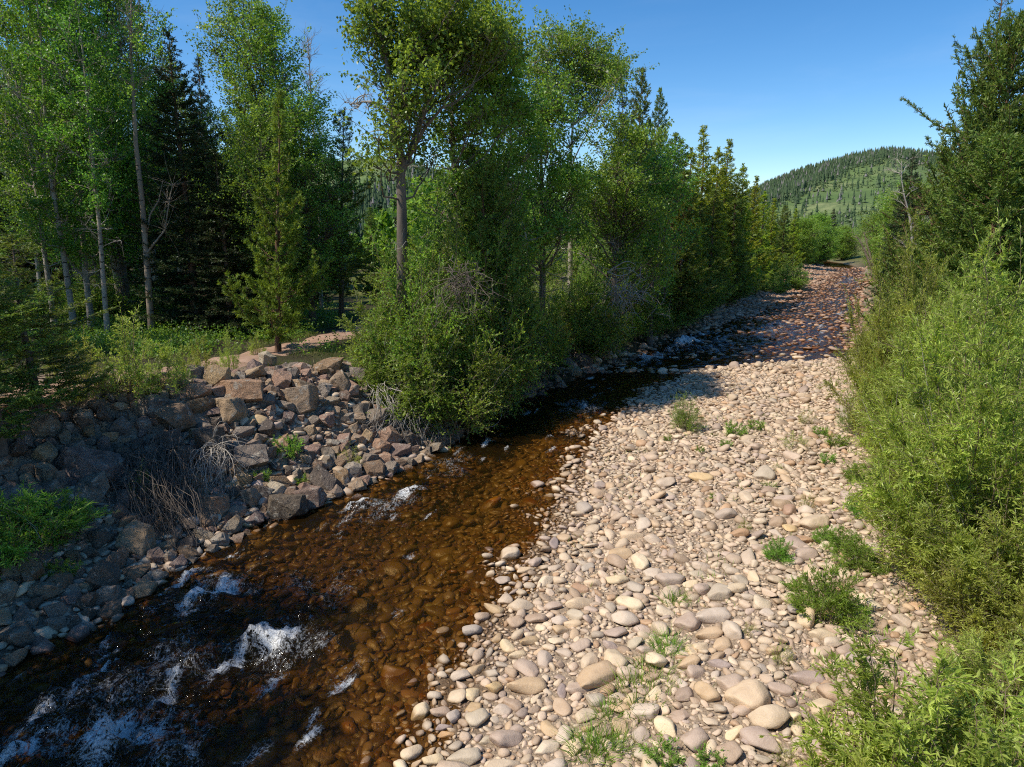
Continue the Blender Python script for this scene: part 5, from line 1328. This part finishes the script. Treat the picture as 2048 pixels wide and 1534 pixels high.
p = at_y(1745, 1440, 4.75); plant('young_willow', 'young_willow', 'low foreground willow spilling over stones at the bottom edge', 'shrub', (p[0], p[1], ground(p[0], p[1])), .55, 2.0, None, ('stems', 'foliage'), 1.3)
weed('feathery_bush', 'feather_bush', 1370, 862, 1.0, 'feathery waterside bush alone near the water on the stone bar', 'shrub', 1.0)
weed('willow_sprout', 'sprout', 1650, 1238, .85, 'dense willow sprout, brightest green bush on the stones', 'shrub', .95)
weed('feathery_shrub', 'feather_bush', 1702, 862, .85, 'pale feathery shrub at the stones by the thicket edge', 'shrub', 1.0)
weed('herb', 'thin_herb', 1615, 1018, .35, 'low yellow herb between mauve stones', wide=.8)
weed('herb', 'sprout', 1555, 1120, .42, 'bushy low sprout up from the dense willow sprout', wide=.9)
weed('herb', 'thin_herb', 1587, 895, .45, 'wispy grey herb between pale stones', wide=1.3)
weed('herb', 'herb', 1470, 872, .42, 'dark leafy herb right of the feathery waterside bush', wide=1.2)
weed('herb', 'herb', 1452, 895, .25, 'small herb just below the dark leafy one')
weed('herb', 'thin_herb', 1612, 850, .55, 'thin upright herb above the wispy grey one', wide=.7)
weed('herb', 'herb', 1675, 893, .36, 'leafy herb near the thicket right of the wispy grey one', wide=1.3)
weed('herb', 'sprout', 1690, 1108, .5, 'leafy sprout between the low sprout and the thicket')
weed('herb', 'sprout', 1650, 1085, .35, 'spindly sprout by the rusty cobble')
weed('herb', 'thin_herb', 1565, 1325, .32, 'yellow-green seedling below the dense willow sprout', wide=.8)
weed('herb', 'herb', 1325, 1525, .26, 'leafy foreground weed at the bottom edge of the stones', wide=1.3)
weed('herb', 'herb', 1400, 905, .2, 'tiny herb under the feathery waterside bush')
weed('herb', 'herb', 1335, 882, .2, 'tiny herb left of the feathery waterside bush foot')
weed('herb', 'thin_herb', 1490, 1060, .22, 'thin seedling alone amid pale stones')
weed('herb', 'herb', 1710, 1230, .3, 'leafy weed in the shade right of the dense willow sprout')
weed('herb', 'thin_herb', 1600, 1465, .22, 'thin seedling among mauve foreground stones')
for px, py, k, h_, w_, lab in [(1512, 858, 'herb', .3, 1.3, 'low herb patch between the dark leafy herb and the thin upright one'), (1640, 872, 'herb', .3, 1.2, 'bright herb right of the wispy grey one'), (1655, 925, 'herb', .26, 1.3, 'low herb among grey stones below the herb near the thicket'),
                               (1712, 965, 'sprout', .45, 1.1, 'leafy sprout at the thicket edge level with the small grass tuft'), (1722, 1030, 'sprout', .4, 1.2, 'leafy sprout at the thicket edge right of the low yellow herb'), (1555, 940, 'thin_herb', .22, 1.0, 'faint seedling beside the small grass tuft amid grey stones'),
                               (1432, 1000, 'herb', .18, 1.2, 'tiny herb alone on open gravel left of the thin seedling'), (1588, 1180, 'herb', .2, 1.3, 'tiny herb left of the dense willow sprout'), (1725, 1140, 'sprout', .5, 1.2, 'leafy sprout at the thicket edge right of the bushy low one'),
                               (1500, 1270, 'thin_herb', .2, 1.0, 'thin seedling between mauve and ochre foreground cobbles'), (1420, 1535, 'herb', .22, 1.2, 'tiny herb at the bottom edge right of the leafy foreground weed'), (1570, 1530, 'thin_herb', .25, 1.0, 'thin seedling at the bottom edge near the foreground willows')]:
    weed('herb', k, px, py, h_, lab, wide=w_)
for n, (px, py, k, s, lab) in enumerate([(1185, 1508, 0, 1.0, 'tall grass clump at the bottom of the stone bar'), (1290, 1405, 1, 1.25, 'spreading grass clump among foreground stones'), (1335, 1300, 0, .8, 'bright grass tuft below the cream cobble'), (1348, 1205, 2, 1.0, 'thin grass tuft above the cream cobble'), (1310, 1345, 1, .9, 'flat grass patch between the bright tuft and the spreading clump'), (1215, 1435, 2, .9, 'small grass tuft above the tall clump'), (1540, 975, 2, .7, 'small grass tuft amid grey stones'), (1240, 1500, 1, .9, 'grass patch right of the tall clump')]):
    p = hit(px, py); tag(link('grass_clump', GR[k], None, (p[0], p[1], p[2]), (0, 0, n * 1.3), s), lab, 'grass', 'grass clumps on the stone bar')
# left bank plants
weed('terrace_willow', 'terrace_willow', 272, 795, 1.75, 'tall terrace willow lit by sun beside the path', 'shrub', 1.1)
weed('terrace_willow', 'terrace_willow', 172, 800, 1.3, 'dimmer terrace willow left of the tall lit one', 'shrub', 1.2)
weed('terrace_willow', 'terrace_willow', 335, 785, 1.0, 'low terrace willow right of the tall lit one', 'shrub', 1.3)
weed('terrace_willow', 'terrace_willow', 405, 748, .95, 'small terrace willow left of the sunlit pair', 'shrub', .8)
weed('terrace_willow', 'terrace_willow', 460, 742, 1.0, 'sunlit terrace willow behind the pinkish boulders', 'shrub', .8)
weed('terrace_willow', 'terrace_willow', 515, 712, .8, 'small willow left of the young bright pine', 'shrub', .9)
weed('terrace_willow', 'terrace_willow', 375, 758, .8, 'sparse willow between path and boulders, left of the small one', 'shrub', 1.0)
weed('bankside_bush', 'sprout', 40, 1110, 1.15, 'bright bankside bush at the left edge above the water', 'shrub', 1.3)
weed('bankside_bush', 'sprout', 105, 1065, .7, 'smaller bush spreading right from the bright bankside bush', 'shrub', 1.5)
weed('rockside_weed', 'herb', 577, 915, .6, 'leafy rockside weed in sun on the rock pile', wide=.9)
weed('rockside_weed', 'herb', 525, 962, .3, 'tiny rock weed near the water', wide=1.1)
weed('rockside_weed', 'thin_herb', 700, 930, .55, 'pale rockside weed near the shrubs', wide=.9)
weed('rockside_weed', 'herb', 600, 968, .25, 'small weed by the dark wedge boulder', wide=1.2)
weed('rockside_weed', 'herb', 125, 1160, .4, 'low wet sprout between riverside boulders')
weed('rockside_weed', 'thin_herb', 290, 1010, .8, 'green sprig growing through the dry root tangle', wide=.5)

# dry roots and dead twigs
def dry(name, label, starts, ends, n, sag, r, seed, cat='dead wood', fuzz=(.12, .18), mat=None, k=8, frizz=.02):
    g = np.random.default_rng(seed); a = np.array(starts)[g.integers(len(starts), size=n)] + g.normal(size=(n, 3)) * fuzz[0]
    e = np.array(ends)[g.integers(len(ends), size=n)] + g.normal(size=(n, 3)) * fuzz[1]
    o = a.mean(0); sg = np.array(sag) + g.normal(size=(n, 3)) * max(.15, fuzz[1] * .5)
    P = curve3(a - o, e - o, sg, k); P[:, 1:] += np.cumsum(g.normal(size=P[:, 1:].shape) * frizz, 1)
    t = tag(link(name, MB().add(*tubes(P, r * g.uniform(.5, 1.5, (n, 1)) * np.linspace(1, .35, k)[None], 4)).mesh(name, [mat or B_DEAD], True), None, tuple(o)), label, cat)
up = np.array([0, 0, .35])
dry('root_tangle', 'dry root tangle of grey strands hanging over the rocks to the water', [hit(p, q) + up for p, q in [(330, 930), (300, 960), (360, 940), (270, 985)]], [hit(p, q) + up * .4 for p, q in [(335, 1100), (370, 1090), (310, 1095), (350, 1060), (385, 1060), (290, 1060), (300, 1040)]], 300, (0, -.05, .10), .0065, 1, fuzz=(.2, .2), frizz=.04, mat=B_GREY)
dry('root_tangle', 'smaller pale root strands right of the dry root tangle', [hit(p, q) + up for p, q in [(440, 930), (420, 950)]], [hit(p, q) + up * .4 for p, q in [(445, 1020), (420, 1010), (475, 960), (500, 950)]], 70, (0, -.1, .3), .007, 2)
dry('exposed_roots', 'tangle of exposed roots under the overhanging riverside shrub', [hit(p, q) + up for p, q in [(760, 800), (820, 810), (870, 820), (930, 800)]], [hit(p, q) + up * .3 for p, q in [(780, 880), (830, 890), (880, 890), (740, 870), (930, 850), (975, 830)]], 260, (0, -.2, .25), .009, 3, frizz=.035)
dry('exposed_roots', 'pale exposed roots at the bend right of the overhanging riverside shrub', [hit(p, q) + up for p, q in [(1000, 770), (1060, 745)]], [hit(p, q) + up * .3 for p, q in [(1010, 815), (1060, 790), (1090, 770)]], 90, (0, -.2, .3), .009, 4, frizz=.035)
c = at_y(1245, 590, 27.6)
dry('dead_twigs', 'grey ball of dead twigs hanging by the twig-topped shrub', [c, c + [.3, 0, .5], c + [-.3, .2, .3]], [c + [.5, -.2, -.3], c + [-.5, 0, -.6], c + [.2, 0, -1.0], c + [.6, 0, .3]], 75, (0, 0, .0), .011, 5, fuzz=(.25, .4), frizz=.085)
c = at_y(1215, 545, 27.4)
dry('dead_branch', 'white dead branch reaching right above the grey twig ball', [c], [at_y(1300, 543, 27.0), at_y(1270, 535, 27.1)], 3, (0, 0, .06), .022, 6, fuzz=(.02, .05))
c = at_y(920, 570, 17.4)
dry('dead_twigs', 'dark knot of dead twigs inside the overhanging riverside shrub', [c, c + [.2, 0, .3]], [c + [.5, -.1, -.3], c + [-.4, 0, -.5], c + [.3, 0, -.7]], 60, (0, 0, .1), .008, 7, fuzz=(.25, .4), frizz=.05, mat=B_GREY)

# grass on the terrace, the meadow and the bar edge
def grass_field(name, n, fn, H, W, mat, seed):
    g = np.random.default_rng(seed); x, y = fn(g, n); z = height(x, y); n = len(x)
    d = unit(g.normal(size=(n, 3)) * .38 + [0, 0, 1]); L = H * g.uniform(.4, 1.2, n)
    o = link(name, MB().add(*leaves(np.stack([x, y, z - .01], 1), d, rdir(g, n), L, np.full(n, W), at=.25)).mesh(name, [mat])); o['kind'] = 'stuff'
def f_terr(g, n):
    y = g.uniform(14.5, 38, n); x = xL(y) - g.uniform(2, 22, n)
    dl = (xL(y) - x); k = (path_d(x, y) > .9) & (dl > np.interp(y, HLY, RUNV) * 1.15 + .4) & (np.abs(x / y) < .8) & ((x > -.36 * y) | (g.random(n) < .15))
    k &= (y > 19.5) | (g.random(n) < .04); k &= g.random(n) < sstep(-.1, .6, fbm(x * .6, y * .6, s=91) + .35 * (y > 19) - .12) * np.where(y < 19, .6, 1)
    return x[k], y[k]
grass_field('terrace_grass', 70000, f_terr, .30, .014, L_GRASS, 1)
def f_far(g, n):
    y = g.uniform(40, 80, n); x = xL(y) - g.uniform(2.8, 8, n); k = g.random(n) < sstep(-.1, .5, fbm(x * .3, y * .3, s=93) + .2)
    return x[k], y[k]
grass_field('bar_grass', 40000, f_far, .5, .03, L_GRASS, 2)
def f_bar(g, n):
    y = 4.3 + 22 * g.random(n) ** 1.2; x = xR(y) + .6 + g.random(n) * (willow_x(y) + .8 - xR(y) - .6)
    k = g.random(n) < sstep(.25, .7, fbm(x * 1.1, y * 1.1, s=95) + .45 * sstep(-1.6, .6, x - willow_x(y)))
    return x[k], y[k]
grass_field('sparse_grass', 9000, f_bar, .15, .008, L_HERB, 3)

# ------------------------------------------------------------------ camera and light
cam = bpy.data.cameras.new('camera'); co = bpy.data.objects.new('camera', cam); COL.objects.link(co)
cam.sensor_width = 36; cam.sensor_fit = 'HORIZONTAL'; cam.lens = 36 * FPX / 2048; cam.clip_start = .1; cam.clip_end = 6000
co.location = (0, 0, CAMH); co.rotation_euler = (math.pi / 2 - PITCH, 0, 0); S.camera = co
SUN_EL, SUN_AZ = rad(54), rad(-112)          # azimuth clockwise from +Y: the sun stands to the left, a little behind
sd = Vector((math.sin(SUN_AZ) * math.cos(SUN_EL), math.cos(SUN_AZ) * math.cos(SUN_EL), math.sin(SUN_EL)))
sl = bpy.data.lights.new('sun', 'SUN'); sl.energy = 5.0; sl.angle = rad(.53); sl.color = (1, .93, .82)
so = bpy.data.objects.new('sun', sl); COL.objects.link(so); so.rotation_euler = sd.to_track_quat('Z', 'Y').to_euler(); so.location = (-20, 5, 40)
W = bpy.data.worlds.new('World'); S.world = W; W.use_nodes = True
nt = W.node_tree; bg = nt.nodes['Background']
sk = nt.nodes.new('ShaderNodeTexSky'); sk.sky_type = 'NISHITA'; sk.sun_disc = False; sk.sun_elevation = SUN_EL; sk.sun_rotation = SUN_AZ
sk.altitude = 2000; sk.air_density = 1.0; sk.dust_density = .6; sk.ozone_density = 1.6
hs = nt.nodes.new('ShaderNodeHueSaturation'); hs.inputs['Saturation'].default_value = 1.34; hs.inputs['Value'].default_value = 1.12
tc = nt.nodes.new('ShaderNodeTexCoord'); mp = nt.nodes.new('ShaderNodeMapping'); mp.inputs['Scale'].default_value = (1.2, 2.2, 7); nt.links.new(tc.outputs['Generated'], mp.inputs['Vector'])
cn = nt.nodes.new('ShaderNodeTexNoise'); cn.inputs['Scale'].default_value = 1.6; cn.inputs['Detail'].default_value = 7; cn.inputs['Roughness'].default_value = .62; cn.inputs['Distortion'].default_value = .5; nt.links.new(mp.outputs[0], cn.inputs['Vector'])
cm = nt.nodes.new('ShaderNodeMapRange'); cm.interpolation_type = 'SMOOTHSTEP'; nt.links.new(cn.outputs['Fac'], cm.inputs[0])
for k_, v_ in ((1, .46), (2, .80), (3, 0), (4, .07)): cm.inputs[k_].default_value = v_
cx = nt.nodes.new('ShaderNodeMixRGB'); nt.links.new(cm.outputs[0], cx.inputs[0]); nt.links.new(hs.outputs[0], cx.inputs[1]); cx.inputs[2].default_value = (6.5, 7.0, 7.6, 1)      # faint high wisps
nt.links.new(sk.outputs[0], hs.inputs['Color']); nt.links.new(cx.outputs[0], bg.inputs[0]); bg.inputs[1].default_value = .15
S.view_settings.view_transform = 'Standard'; S.view_settings.look = 'None'; S.view_settings.exposure = 0
S.cycles.max_bounces = 5; S.cycles.transparent_max_bounces = 6; S.cycles.diffuse_bounces = 2; S.cycles.transmission_bounces = 3; S.cycles.glossy_bounces = 2
S.cycles.filter_width = 1.1; S.cycles.use_denoising = False; S.cycles.use_adaptive_sampling = True; S.cycles.adaptive_threshold = .02
S.cycles.caustics_reflective = False; S.cycles.caustics_refractive = False
